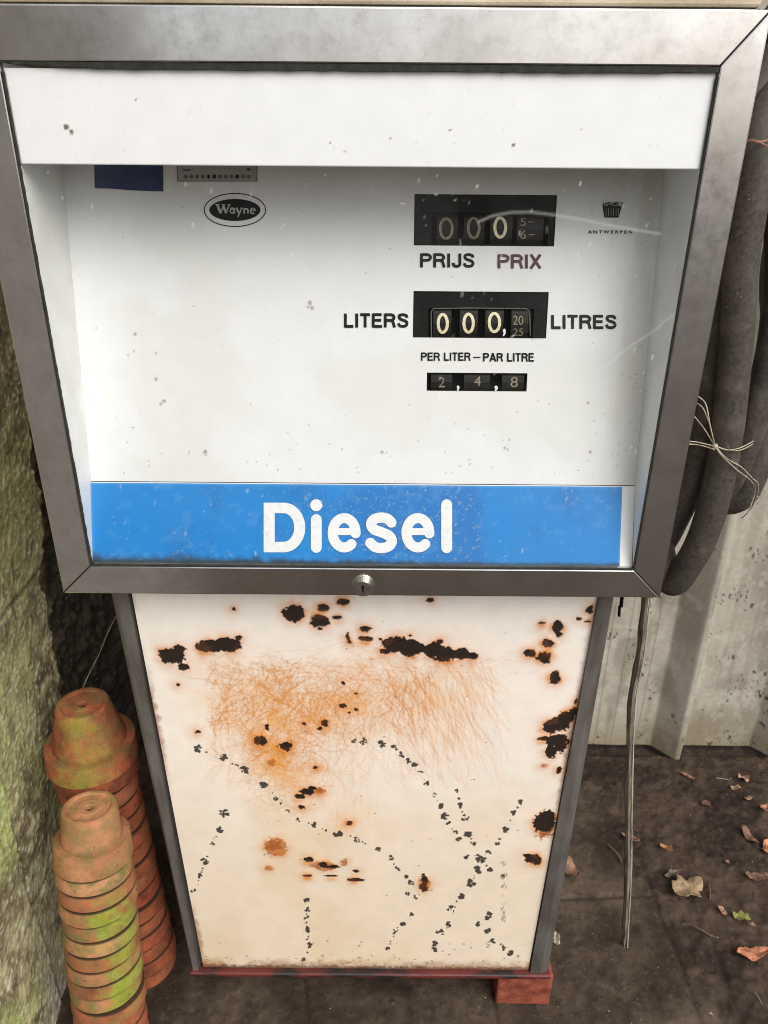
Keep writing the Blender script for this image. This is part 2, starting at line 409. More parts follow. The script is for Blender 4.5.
jp = [[atZ(648, 880)[:2], atZ(660, 915)[:2], atZ(680, 960)[:2], atZ(702, 1024)[:2], atZ(720, 1080)[:2]],
      [atZ(560, 899)[:2], atZ(604, 897)[:2], atZ(656, 896)[:2]],
      [atZ(303, 960)[:2], atZ(308, 1024)[:2], atZ(312, 1080)[:2]],
      [atZ(492, 985)[:2], atZ(498, 1040)[:2], atZ(503, 1080)[:2]],
      [atZ(712, 940)[:2], atZ(728, 985)[:2]],
      [atZ(640, 860)[:2], atZ(648, 880)[:2]]]
jm = np.zeros_like(GX)
for k, p in enumerate(jp): jm = np.maximum(jm, joint(p, .0042 if k < 4 else .006) * (.9 if k < 4 else .7))
# paved strip (worn slabs) towards the camera and under the pump, loose soil to the right of the joint
side = (GX - (atZ(670, 940)[0] + (GY - atZ(670, 940)[1]) * -0.25))
paved = 1 - smooth(-.01, .03, side + .03 * (n1 - .5))
GZ = .010 * (n1 - .5) * (1 - .5 * paved) + .007 * (n2 - .5) * (1.6 - .9 * paved) + .0016 * (n4 - .5) - .005 * jm
jm *= .62
GZ += .006 * (1 - paved) * (n3 - .4)
GZ -= .024 * smooth(.728, .762, GY + .012 * (n1 - .5)) * smooth(1.3, 1.1, GY)
edge = np.maximum(np.abs(GX) - 1.3, np.maximum(np.abs(GY) - .9, 0)).clip(0, 1)
GZ *= 1 - edge
soil = mixc(np.zeros(GX.shape + (3,)) + S(78, 66, 57), S(54, 45, 38), smooth(.4, .62, n1))
soil = mixc(soil, S(102, 88, 76), smooth(.55, .72, n2) * .28 * (1 - .4 * paved))
slab = mixc(np.zeros(GX.shape + (3,)) + S(86, 76, 66), S(64, 55, 46), smooth(.35, .65, n1))
slab = mixc(slab, S(116, 106, 92), smooth(.56, .75, n3) * .6)
gc = mixc(soil, slab, paved)
n5 = fbm(GX * 24 + 2, GY * 24, 16, 5); n6 = fbm(GX * 120, GY * 120, 18, 3)
gc = mixc(gc, S(40, 32, 26), smooth(.52, .34, n5) * .45)
gc = mixc(gc, S(112, 98, 84), smooth(.58, .74, n5) * .22)
gc = mixc(gc, S(38, 30, 25), smooth(.40, .26, n6) * .3 * (1 - .3 * paved))
gc = mixc(gc, S(36, 29, 24), jm * .8)
gc = mixc(gc, S(128, 114, 98), smooth(.70, .80, n4) * .22)
gc = mixc(gc, S(32, 25, 21), smooth(.26, .16, n4) * .5)
gc *= np.array([.74, .67, .61])
ground = grid_mesh("ground", np.stack([GX, GY, GZ], -1), MAT['soil'], col=gc)
tag(ground, "dark damp soil trodden over worn paving slabs", "ground", kind="structure")

# ------------------------------------------------------------------ SETTING: rough mossy wall on the left
WX = -0.62
wy = axis([(-1.3, -.14, .04), (-.14, .62, .0034), (.62, .84, .03)])
wz = axis([(-.04, 1.36, .0034), (1.36, 2.04, .04)])
WY, WZ = np.meshgrid(wy, wz, indexing='ij')
a1 = fbm(WY * 7, WZ * 7, 1, 5); a2 = fbm(WY * 45, WZ * 45, 4, 4); a3 = fbm(WY * 3 + 3, WZ * 3, 8, 4); a4 = fbm(WY * 190, WZ * 190, 9, 2)
# the end of the block face leans with height, coarse crumbling mortar behind it
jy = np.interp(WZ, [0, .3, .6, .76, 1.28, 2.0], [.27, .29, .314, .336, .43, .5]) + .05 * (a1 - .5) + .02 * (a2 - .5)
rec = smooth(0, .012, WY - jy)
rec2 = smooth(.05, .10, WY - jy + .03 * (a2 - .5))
WXX = WX + .010 * (a1 - .5) + .0026 * (a2 - .5) + .0036 * (a4 - .5) - .028 * rec * (1 - rec2) - .03 * rec2 + rec * .03 * (a2 - .5)
def wpt(px, py): p = atX(px, py, WX); return (p[1], p[2])
crack1 = [wpt(-14, 632), wpt(0, 618), wpt(9, 606), wpt(18, 596), wpt(30, 580), wpt(38, 570), wpt(44, 552)]
crack2 = [wpt(-6, 752), wpt(0, 773), wpt(8, 800), wpt(13, 832), wpt(20, 862), wpt(27, 890), wpt(33, 908)]
crack3 = [wpt(33, 908), wpt(44, 890), wpt(50, 872)]
wob = .012 * (a2 - .5)
c1 = polydist(WY + wob, WZ + wob, crack1); c2 = polydist(WY + wob, WZ - wob, crack2); c3 = polydist(WY + wob, WZ - wob, crack3)
cm = np.maximum(np.exp(-(c1 / .0045) ** 2), np.maximum(np.exp(-(c2 / .0042) ** 2), .7 * np.exp(-(c3 / .004) ** 2)))
WXX -= .014 * cm
# above crack1 a thicker render coat stands proud; below crack2 a patch of smoother render
c1line = np.interp(WY, [p[0] for p in crack1], [p[1] for p in crack1])
above = smooth(-.002, .006, WZ - c1line)
WXX += .008 * above * (1 - rec)
c2y = np.interp(WZ, [p[1] for p in crack2][::-1], [p[0] for p in crack2][::-1])
low = smooth(.006, -.004, WY - c2y) * smooth(.66, .56, WZ)
WXX += .006 * low
wc = mixc(np.zeros(WY.shape + (3,)) + S(128, 120, 92), S(92, 84, 62), smooth(.38, .64, a1))
wc = mixc(wc, S(168, 158, 126), smooth(.56, .70, a2) * .6)
wc = mixc(wc, S(64, 58, 42), smooth(.42, .30, a2) * .55)
green = smooth(.42, .60, a3 + .25 * (a2 - .5) + .10 * low + .06 * above)
wc = mixc(wc, S(112, 114, 68), green * .55)
mossy = smooth(.50, .64, a3 + .35 * (a1 - .5) + .16 * low) * low
wc = mixc(wc, S(136, 146, 88), mossy * .55)
gl_ = smooth(.28, .05, WZ) * smooth(.02, .12, WY + .04) * smooth(.3, .6, a1)
wc = mixc(wc, S(176, 168, 152), gl_ * .6)
wc = mixc(wc, S(24, 20, 15), cm * .85)
wc = mixc(wc, S(210, 200, 172), smooth(.68, .82, a4) * .4)
wc = mixc(wc, S(48, 42, 30), smooth(.34, .18, a4) * .45)
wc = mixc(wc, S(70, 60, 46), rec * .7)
wc = mixc(wc, S(40, 37, 33), rec2 * .9)  # deep shade behind the block end painted into the wall colour
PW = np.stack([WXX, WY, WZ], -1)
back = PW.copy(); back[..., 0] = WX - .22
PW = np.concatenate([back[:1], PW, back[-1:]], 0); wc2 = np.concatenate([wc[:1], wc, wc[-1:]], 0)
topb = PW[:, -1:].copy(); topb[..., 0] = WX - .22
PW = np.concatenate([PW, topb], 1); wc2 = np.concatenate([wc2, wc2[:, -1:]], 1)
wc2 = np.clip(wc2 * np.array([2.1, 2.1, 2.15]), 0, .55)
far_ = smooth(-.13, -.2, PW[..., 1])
wc2 = mixc(wc2, np.array([.27, .25, .225]), far_)  # unseen wall end recoloured grey to tune its reflection in the steel frame
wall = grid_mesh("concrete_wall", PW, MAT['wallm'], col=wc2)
tag(wall, "rough cracked concrete wall with green moss beside the terracotta pots", "wall")

# ------------------------------------------------------------------ SETTING: ribbed fence at the back
fx = axis([(-.84, .40, .02), (.40, 1.30, .0035), (1.30, 2.6, .02)])
fz = axis([(.0, 1.2, .0045), (1.2, 2.0, .03)])
FX, FZ = np.meshgrid(fx, fz, indexing='ij')
ph = np.mod(FX - .742, .276)
prof = np.where(ph < .052, ph / .052, np.where(ph < .064, 1.0, np.where(ph < .094, 1 - (ph - .064) / .03, 0)))
b1 = fbm(FX * 5, FZ * 5, 2, 4); b2 = fbm(FX * 50, FZ * 38, 5, 4); b3 = fbm(FX * 60, FZ * 2.2, 7, 3); b4 = fbm(FX * 150, FZ * 110, 10, 3)
FY = .774 - .055 * prof + .006 * (b1 - .5) + .0012 * (b2 - .5)
FZ2 = FZ + .006 * (fbm(FX * 14, FX * 0 + 2, 12, 3) - .5) * (FZ < .1)
fc = mixc(np.zeros(FX.shape + (3,)) + S(176, 170, 156), S(146, 138, 124), smooth(.4, .65, b1))
fc = mixc(fc, S(128, 120, 106), smooth(.5, .68, b3) * .3)
fc = mixc(fc, S(198, 193, 180), smooth(.58, .7, b2) * .35)
fc = mixc(fc, S(140, 124, 92), smooth(.16, .0, FZ) * .5)
spk = smooth(.66, .72, b4 + .10 * (b1 - .5)) * smooth(.56, .66, fbm(FX * 22, FZ * 16, 17, 3) + .25 * (b1 - .5))
fc = mixc(fc, S(52, 47, 40), spk * .85)
fc = mixc(fc, S(90, 82, 70), smooth(.55, .75, fbm(FX * 16 + 3, FZ * 9, 14, 4)) * .35)
for sx in (.585, .63, .70):
    fc = mixc(fc, S(112, 104, 92), np.exp(-((FX - sx + .004 * (b1 - .5)) / .0022) ** 2) * .5)
fc = fc * np.array([.87, .87, .86])
fence = grid_mesh("ribbed_fence", np.stack([FX, FY, FZ2], -1), MAT['fence'], col=fc, flip=True)
so = fence.modifiers.new("thickness", 'SOLIDIFY'); so.thickness = .007; so.offset = -1
tag(fence, "pale weathered ribbed sheet fence standing behind the pump and hose", "fence")

# ------------------------------------------------------------------ THE PUMP
pump = empty("fuel_pump", (-.03, .2, .092))
tag(pump, "old white diesel fuel pump with steel framed window and rusty lower panel", "fuel pump")
bpy.context.view_layer.update()
INV = pump.matrix_world.inverted()
def pp(o):                      # parent to the pump, keep world place
    o.parent = pump; o.matrix_parent_inverse = INV; return o
def sub(o, parent):
    o.parent = parent; o.matrix_parent_inverse = parent.matrix_parent_inverse.copy() if False else Matrix()
    return o

# ---- painted sheet tools (features are given where they are on the panel)
class Paint:
    """colour field over points (x, z) of an upright sheet; marks given in metres"""
    def __init__(s, X, Z, base):
        s.X, s.Z = X, Z; s.col = base; s.h = np.zeros(X.shape)
        s.nz = fbm(X * 260, Z * 260, 13, 3) - .5; s.nz2 = fbm(X * 90, Z * 90, 15, 3) - .5
    def win(s, x, z, rx, rz):
        i = np.where((np.abs(s.Z[0] - z) < rz))[0]
        if len(i) == 0: return None
        j0, j1 = i[0], i[-1] + 1
        k = np.where((np.abs(s.X[:, (j0 + j1) // 2] - x) < rx))[0]
        if len(k) == 0: return None
        return (slice(k[0], k[-1] + 1), slice(j0, j1))

PY0 = .060                       # cabinet face
def P2(px, py, Y=PY0):
    p = atY(px, py, Y); return p[0], p[2]
def pxm(px, py, Y=PY0):
    a = atY(px, py, Y); return abs(atY(px + 1, py, Y)[0] - a[0]), abs(atY(px, py + 1, Y)[2] - a[2])

# ---- rusty lower front panel
nu, nv = 620, 800
tz = np.linspace(0, 1, nv); tu = np.linspace(0, 1, nu)
ZB, ZT = .104, .985
zz = lerp(ZB, ZT, tz)
pl_t, pr_t = P2(133, 600)[0], P2(597, 600)[0]; pl_b, pr_b = P2(203, 965)[0], P2(529, 965)[0]
z_t, z_b = P2(133, 600)[1], P2(203, 965)[1]
xl = pl_b + (zz - z_b) * (pl_t - pl_b) / (z_t - z_b); xr = pr_b + (zz - z_b) * (pr_t - pr_b) / (z_t - z_b)
X = xl[None, :] * (1 - tu[:, None]) + xr[None, :] * tu[:, None]; Z = np.broadcast_to(zz[None, :], X.shape).copy()
m1 = fbm(X * 6, Z * 6, 1, 4); m2 = fbm(X * 30, Z * 30, 3, 4)
hgt = (Z - ZB) / (ZT - ZB)
base = mixc(np.zeros(X.shape + (3,)) + S(225, 210, 187), S(236, 227, 215), smooth(.15, .75, hgt + .3 * (m1 - .5)))
base = mixc(base, S(244, 238, 228), smooth(.75, 1.0, hgt) * .8)
base = mixc(base, S(214, 186, 138), smooth(.5, .72, m1) * .35 * smooth(.75, .3, hgt))
pt = Paint(X, Z, base)
# orange scratch haze
acc = np.zeros(X.shape)
def splat(xs, zs, w):
    i = np.clip(np.searchsorted(zz, zs), 1, nv - 1)
    l = np.interp(zs, zz, xl); r = np.interp(zs, zz, xr)
    fu = (xs - l) / (r - l) * (nu - 1)
    ok = (fu > 1) & (fu < nu - 2) & (zs > ZB) & (zs < ZT)
    fu = fu[ok]; i = i[ok]; w = w[ok] if not np.isscalar(w) else np.full(len(fu), w)
    k = fu.astype(int); f = fu - k
    np.add.at(acc, (k, i), w * (1 - f)); np.add.at(acc, (k + 1, i), w * f)
def arcs(n, box, dens_c, rad, curve, w0):
    for _ in range(n):
        if random.random() < .6: px = random.gauss(dens_c[0], dens_c[2]); py = random.gauss(dens_c[1], dens_c[3])
        else: px = random.uniform(box[0], box[2]); py = random.uniform(box[1], box[3])
        th = random.uniform(*curve); L = random.uniform(12, 62); R = random.choice((-1, 1)) * random.uniform(*rad)
        t = np.linspace(0, L, int(L * 1.7)); ang = th + t / R
        xs = px + np.cumsum(np.cos(ang)) * .6; ys = py + np.cumsum(np.sin(ang)) * .6
        jx = random.expovariate(.12); jy = random.expovariate(.10); ok = (xs > box[0] + .4 * jx) & (xs < box[2] - 1.6 * jx) & (ys > box[1] + .5 * jy) & (ys < box[3] - 2.2 * jy)
        fade = np.sin(np.pi * np.linspace(0, 1, len(t))) ** .6
        xs, ys, fade = xs[ok], ys[ok], fade[ok]
        if len(xs) < 3: continue
        q = atY(0, 0)  # noqa
        pts = np.array([P2(a, b) for a, b in zip(xs[::1], ys[::1])])
        splat(pts[:, 0], pts[:, 1], fade * w0 * random.uniform(.4, 1.1))
arcs(1300, (204, 655, 430, 800), (266, 712, 60, 40), (24, 90), (0, 6.28), .30)
arcs(700, (206, 656, 350, 745), (275, 690, 62, 28), (30, 120), (.6, 2.6), .30)
arcs(600, (240, 690, 335, 825), (288, 768, 28, 30), (20, 60), (0, 6.28), .30)
arcs(850, (380, 655, 512, 790), (440, 700, 36, 38), (90, 240), (.8, 1.6), .30)
arcs(700, (315, 655, 440, 750), (372, 692, 42, 28), (40, 140), (.4, 2.4), .27)
arcs(260, (180, 640, 560, 705), (340, 666, 110, 11), (60, 200), (-.3, .3), .22)
arcs(220, (330, 690, 380, 850), (352, 770, 14, 44), (40, 120), (1.1, 2.0), .2)
sm = acc.copy()
for _ in range(1):
    sm[1:-1, 1:-1] = (sm[1:-1, 1:-1] * 3 + sm[:-2, 1:-1] + sm[2:, 1:-1] + sm[1:-1, :-2] + sm[1:-1, 2:]) / 7
def gauss(px, py, sx, sy):
    c = P2(px, py); m = pxm(px, py); return np.exp(-.5 * (((X - c[0]) / (sx * m[0])) ** 2 + ((Z - c[1]) / (sy * m[1])) ** 2))
tint = .30 * gauss(270, 735, 36, 30) + .22 * gauss(288, 785, 24, 20) + .22 * gauss(240, 690, 34, 26) + .20 * gauss(440, 695, 36, 34) + .16 * gauss(370, 690, 50, 22) + .2 * gauss(284, 765, 16, 28)
tint += .25 * gauss(345, 705, 22, 30) + .16 * gauss(340, 830, 30, 26)
pt.col = mixc(pt.col, S(228, 166, 78), np.clip(1.05 * tint * (.4 + 2.4 * (m2 - .3)), 0, .8))
pt.col = mixc(pt.col, S(206, 134, 46), np.clip(sm * 1.15, 0, .85))
# black flaked patches with rusty rims
FL = [(172, 657, 11, 7), (180, 649, 6, 4), (163, 652, 5, 2), (183, 667, 4.5, 3.5), (166, 660, 5, 3), (212, 646, 14, 5.5), (228, 645, 12, 6.5), (203, 649, 6, 3.5), (238, 638, 3, 2), (294, 613, 9.3, 7.6),
      (320, 621, 8, 5.5), (316, 624, 5, 3), (324, 608, 5.5, 3.2), (344, 602, 5.5, 3), (337, 618, 4, 2), (320, 629, 2.5, 1.5), (365, 629, 5, 2.5), (365, 639, 6.5, 2.4), (348, 637, 2, 3.5), (349, 642, 2, 2),
      (261, 741, 5, 4), (285, 746, 6, 4.6), (324, 724, 4.2, 3.4), (320, 728, 2.5, 2), (343, 706, 3, 2), (267, 727, 1.8, 3), (304, 724, 1.8, 1.4), (356, 710, 1.7, 1.3), (356, 694, 1.4, 1), (343, 683, 1.6, 1.3), (316, 768, 3.2, 1.8), (178, 685, 1.7, 1.4), (198, 732, 2.5, 1.4), (234, 609, 2, 1.8), (349, 713, 1.3, 1.0),
      (396, 645, 12, 7.5), (411, 648, 12, 7.5), (385, 652, 4.5, 2.8), (434, 651, 10, 7), (445, 655, 10, 7), (462, 654, 8, 5), (471, 656, 6, 3.2), (465, 650, 3, 2), (440, 642, 3.2, 2), (410, 636, 1.6, 1.2), (380, 639, 1.5, 1.2), (430, 600, 3.5, 2.2),
      (558, 627, 5, 6.5), (560, 634, 2.4, 3), (547, 644, 4.5, 3.2), (546, 641, 2, 2), (529.5, 653, 5.2, 3.5), (543.5, 657, 6.5, 5.5), (554.5, 678.5, 5, 5.6), (589, 610, 3.6, 3.6), (578, 619, 2.5, 2), (542, 623.5, 3.5, 1.5), (587.5, 622, 2.5, 1.2),
      (551, 727, 8, 6.5), (560, 724, 9, 7), (567, 717, 8, 5.5), (573, 713, 5, 4), (557, 741, 9.5, 6), (551, 752, 6, 6.5), (560, 748, 5, 5), (544, 739, 6, 2.2), (576, 701, 1.6, 3), (559, 770, 2.4, 3.2),
      (544, 823, 9.5, 10), (549, 818, 6, 7), (533, 859, 8, 4), (527, 856, 4, 2), (537, 862, 4, 3), (307, 860, 5, 2.2), (355, 880, 7, 1.7), (356, 871, 3, 1.4), (307, 792, 6, 2.6), (300, 797, 5, 2.4), (302, 807.5, 4, 2), (312, 788, 4, 1.8), (349, 823, 3, 2.4), (323, 865, 4, 2), (331, 867, 8, 1.6), (307, 876, 4, 1.3), (331, 876, 6, 1.0), (424.5, 880, 3, 5), (423, 887, 3, 4)]
BR = [(272, 763, 3, 3), (544, 765, 2.5, 2), (275, 847, 11, 9), (274, 842, 5, 3), (424, 884, 5, 7), (318, 790, 8, 3), (345, 862, 4, 3), (268, 868, 4, 2), (324, 866, 12, 4), (545, 826, 11, 12)]
flake = np.zeros(X.shape); brown = np.zeros(X.shape); halo = np.zeros(X.shape)
def stamp(lst, field, edge=.5, halo_w=0.0, nzs=1.5, grow=1.0):
    for px, py, rx, ry in lst:
        rx *= grow; ry *= grow
        c = P2(px, py); m = pxm(px, py); ax, az = rx * m[0], ry * m[1]
        w = pt.win(c[0], c[1], ax * 2.2 + .012, az * 2.2 + .012)
        if w is None: continue
        amp = nzs * min(1.0, 2.6 / max(rx, ry) + .25)
        d = np.hypot((X[w] - c[0]) / ax, (Z[w] - c[1]) / az) + amp * .8 * pt.nz[w] + amp * .7 * pt.nz2[w]
        soft = .04 + .12 / max(1.5, min(rx, ry))
        field[w] = np.maximum(field[w], smooth(1 + soft, 1 - soft, d))
        if halo_w:
            dd = (np.hypot((X[w] - c[0]), (Z[w] - c[1])) - min(ax, az)) / .0065 + 1.2 * pt.nz2[w]
            halo[w] = np.maximum(halo[w], np.exp(-np.clip(dd, 0, 9)) * min(1, halo_w * (.4 + rx / 9)))
stamp(FL, flake, halo_w=1.0, grow=1.12); stamp(BR, brown, halo_w=.7, nzs=2.2)
pt.col = mixc(pt.col, S(214, 132, 36), np.clip(1.0 * halo * (.2 + 1.9 * np.clip(m2 - .15, 0, 1)), 0, .9))
pt.col = mixc(pt.col, S(160, 86, 26), brown * np.clip(.75 + 1.2 * pt.nz2, .15, .95))
# dark mould dotted along old scratches
TR = [[(198, 749), (223, 757), (245, 770), (264, 785), (276, 798), (288, 811), (298, 820), (314, 825), (338, 833), (357, 840), (378, 849)],
      [(354, 741), (363, 741), (382, 744), (394, 747), (401, 754), (408, 761), (414, 765), (420, 772), (426, 783), (434, 795), (441, 806), (445, 816), (448, 823), (455, 832), (459, 840), (467, 857)],
      [(457, 790), (460, 805), (465, 818), (468, 834), (473, 844), (481, 859), (490, 869), (503, 876)],
      [(521, 801), (513, 813), (506, 829), (497, 843), (488, 852), (481, 859), (478, 870), (471, 883), (462, 896), (451, 909), (449, 924), (440, 932), (435, 943), (434, 950)],
      [(478, 924), (488, 931), (493, 941), (503, 948), (510, 953)], [(488, 918), (490, 913)],
      [(391, 858), (399, 869), (406, 877), (411, 883)], [(408, 893), (416, 897), (424, 890)],
      [(411, 914), (403, 924), (395, 932), (388, 948)],
      [(307, 900), (307, 910), (307, 918), (308, 930), (309, 946), (304, 960)],
      [(224, 813), (220, 829), (212, 843), (205, 861), (201, 876), (194, 891)]]
BIG = {(264, 785), (223, 757), (245, 770), (338, 833), (357, 840), (363, 741), (382, 744), (205, 861), (481, 859), (478, 870), (471, 883), (506, 829), (462, 896), (451, 909), (440, 932), (445, 816), (309, 946), (465, 818), (468, 834), (224, 813), (220, 829), (198, 749)}
dots = []
for tr in TR:
    for (a, b), (c, d) in zip(tr, tr[1:] + [tr[-1]]):
        big = (a, b) in BIG
        for _ in range(random.randint(9, 13) if big else random.randint(4, 7)):
            sp = 3.1 if big else 1.9
            ang = random.uniform(0, 6.28); rr = sp * math.sqrt(random.random())
            dots.append((a + rr * 1.2 * math.cos(ang), b + rr * math.sin(ang), random.uniform(.6, 1.7 if big else 1.2), random.uniform(.5, 1.15)))
        for _ in range(random.randint(0, 3)):
            t = random.random(); dots.append((lerp(a, c, t) + random.gauss(0, .8), lerp(b, d, t) + random.gauss(0, .8), random.uniform(.5, 1.0), random.uniform(.4, .8)))
mould = np.zeros(X.shape); stamp(dots, mould, nzs=1.6, grow=1.4)
pt.col = mixc(pt.col, S(46, 41, 35), mould * .95)
faint = []
for _ in range(120):
    faint.append((random.uniform(205, 525), random.choice((random.uniform(940, 962), random.uniform(955, 964), random.uniform(620, 900))), random.uniform(.5, 1.6), random.uniform(.4, .9)))
for _ in range(30): faint.append((505 + random.gauss(0, 1.2) - random.uniform(0, 1) * 4, random.uniform(860, 925), random.uniform(.5, 1.2), random.uniform(.7, 1.8)))
fm = np.zeros(X.shape); stamp(faint, fm)
pt.col = mixc(pt.col, S(110, 92, 66), fm * .6)
# grime and rust creeping in from the bottom and side edges
e_b = smooth(.030, .0, Z - .108 + .02 * pt.nz2 + .012 * (m2 - .5)); pt.col = mixc(pt.col, S(150, 98, 48), e_b * .75 * smooth(.3, .6, m2))
e_b2 = smooth(.010, .0, Z - .106 + .012 * pt.nz); pt.col = mixc(pt.col, S(84, 50, 28), e_b2 * .85)
e_s = smooth(.010, .0, np.minimum(X - xl[None, :], xr[None, :] - X) + .012 * pt.nz2); pt.col = mixc(pt.col, S(150, 92, 46), e_s * .7 * smooth(.35, .6, m1))
e_t = smooth(.935, .97, Z + .02 * pt.nz2) * smooth(.5, .62, m2); pt.col = mixc(pt.col, S(206, 150, 96), e_t * .35)
fl2 = mixc(np.zeros(X.shape + (3,)) + S(38, 26, 20), S(74, 44, 28), smooth(.5, .65, m2))
pt.col = pt.col * (1 - flake[..., None]) + fl2 * flake[..., None]
YY = PY0 + .0011 * smooth(.2, .9, flake) - .0009 * np.clip(halo, 0, 1) * (1 - flake) + .0015 * (m1 - .5) + .0006 * flake * pt.nz
front = pp(grid_mesh("front_panel", np.stack([X, YY, Z], -1), MAT['sheet'], col=pt.col * .97))
front['label'] = "cream front panel with black flaked patches and orange rust scratches"

# ---- cabinet body, corner trims, base rail
def xz_line(px0, py0, px1, py1, Y): return P2(px0, py0, Y), P2(px1, py1, Y)
def trap(l0, l1, z0, z1):        # polygon between two slanted lines given as ((x,z),(x,z))
    def xa(l, z): return l[0][0] + (z - l[0][1]) * (l[1][0] - l[0][0]) / (l[1][1] - l[0][1])
    return [(xa(l0, z0), z0), (xa(l1, z0), z0), (xa(l1, z1), z1), (xa(l0, z1), z1)]
TY = .054
outL = xz_line(109, 597, 190, 968, TY); inL = xz_line(128, 597, 198, 968, TY)
outR = xz_line(617, 597, 551, 968, TY); inR = xz_line(599, 597, 531, 968, TY)
chR = xz_line(607, 597, 541, 968, TY); chL = xz_line(116, 597, 193, 968, TY)
zb0, zt0 = .104, .985
def trim_bm(inn, ch, out):
    """folded steel edge: flat land, then a rounded return to the side"""
    bm = bmesh.new()
    def xa(l, z): return l[0][0] + (z - l[0][1]) * (l[1][0] - l[0][0]) / (l[1][1] - l[0][1])
    rows = []
    for z in np.linspace(zb0, zt0, 12):
        a, b, c = xa(inn, z), xa(ch, z), xa(out, z)
        prof = [(a, .40), (a, TY + .010), (a, TY), (b, TY - .001), (lerp(b, c, .5), TY + .002), (lerp(b, c, .85), TY + .007), (c, TY + .014), (c, .40)]
        rows.append([bm.verts.new((x, y, z)) for x, y in prof])
    n = len(rows[0])
    for r0, r1 in zip(rows[:-1], rows[1:]):
        for k in range(n): bm.faces.new((r0[k], r0[(k + 1) % n], r1[(k + 1) % n], r1[k]))
    bm.faces.new(rows[0]); bm.faces.new(rows[-1][::-1])
    return bm
pp(from_bm("corner_trim", trim_bm(inL, chL, outL), MAT['trim']))
pp(from_bm("corner_trim", trim_bm(inR, chR, outR), MAT['trim']))
bx = trap(((pl_b - .010, z_b), (pl_t - .010, z_t)), ((pr_b + .010, z_b), (pr_t + .010, z_t)), zb0 + .002, zt0 - .002)
pp(from_bm("cabinet_body", prism_bm(bx, .067, .398), MAT['dark']))
zr = .0925
rl = P2(189, 972, .05)[0]; rr_ = P2(551, 972, .05)[0]
pp(from_bm("base_rail", box_bm(rl, rr_, .048, .402, zr, .1035, bev=.004, seg=3), MAT['rail'], smooth_=False))

# ---- head: housing, lid, frame rails, glass, dial
OX0, OX1, OZ0, OZ1 = -.424, .367, .962, 1.6205
IX0, IX1, IZ0, IZ1 = -.3815, .3265, 1.0035, 1.5730
def rail(poly): return pp(from_bm("frame_rail", prism_bm(poly, 0.0, .030, bev=.0016, seg=2), MAT['steel']))
g = .0003
rail([(OX0 + g, OZ1), (OX1 - g, OZ1), (IX1 - g, IZ1), (IX0 + g, IZ1)])
rail([(OX0 + g, OZ0), (IX0 + g, IZ0), (IX1 - g, IZ0), (OX1 - g, OZ0)])
rail([(OX0, OZ0 + g), (OX0, OZ1 - g), (IX0, IZ1 - g), (IX0, IZ0 + g)])
rail([(OX1, OZ0 + g), (IX1, IZ0 + g), (IX1, IZ1 - g), (OX1, OZ1 - g)])
# seal round the glass
def strip(poly, y, t, m, name): return pp(from_bm(name, prism_bm(poly, y, y + t), m))
zs_ = IZ1 - .0065
seal_top = [(IX0, IZ1 - .0002)]
nseg = 60
low_e = []
for i in range(nseg + 1):
    t = i / nseg; x = lerp(IX0 + .0002, IX1 - .0002, t)
    th = 0.0012 + .0050 * smooth(.02, .16, t) + .0005 * random.uniform(-1, 1)
    if t > .93: th = .005
    low_e.append((x, IZ1 - float(th)))
strip([(IX0 + .0002, IZ1 - .0002)] + low_e + [(IX1 - .0002, IZ1 - .0002)], .0012, .003, MAT['seal'], "glass_seal")
def ragged(x0, x1, n, vary, sgn, z0, z1):
    pts = []
    for i in range(n + 1): pts.append((x1 + sgn * random.uniform(0, vary), lerp(z0, z1, i / n)))
    return [(x0, z1)] [:0] + pts + [(x0, z1), (x0, z0)]
strip(ragged(IX0 + .0002, IX0 + .0014, 110, .0009, 1, IZ0 + .0004, IZ1 - .009), .0012, .003, MAT['seal'], "glass_seal")
strip(ragged(IX1 - .0002, IX1 - .0010, 50, .0004, -1, IZ0 + .0004, IZ1 - .009), .0012, .003, MAT['seal'], "glass_seal")
strip([(IX0 + .003, IZ0 + .0002), (IX1 - .003, IZ0 + .0002), (IX1 - .003, IZ0 + .0018), (IX0 + .003, IZ0 + .0022)], .0012, .003, MAT['seal'], "glass_seal")
# housing: a box open to the front, so the dial sits inside it
hb = bmesh.new()
HX0, HX1 = OX0 - .004, OX1 + .008
box_bm(HX0, IX0 - .0006, .031, .36, OZ0 + .004, OZ1, bm=hb)
box_bm(IX1 + .0006, HX1, .031, .36, OZ0 + .004, OZ1, bm=hb)
box_bm(IX0 - .0004, IX1 + .0004, .031, .36, OZ0 + .004, IZ0 - .004, bm=hb)
box_bm(IX0 - .0004, IX1 + .0004, .031, .36, IZ1 + .004, OZ1 - .0002, bm=hb)
box_bm(IX0 - .0004, IX1 + .0004, .30, .3598, IZ0 - .0038, IZ1 + .0038, bm=hb)
pp(from_bm("head_housing", hb, MAT['body']))
pp(from_bm("head_lid", box_bm(OX0 - .002, OX1 - .004, .012, .37, OZ1 + .0026, OZ1 + .060, bev=.007, seg=3), MAT['lid'], smooth_=False))
gk = bmesh.new(); box_bm(OX0 + .002, OX1 - .006, .014, .36, OZ1 + .0004, OZ1 + .0024, bm=gk)
pp(from_bm("lid_gap_strip", gk, MAT['seal']))  # thin dark strip filling the gap under the lid

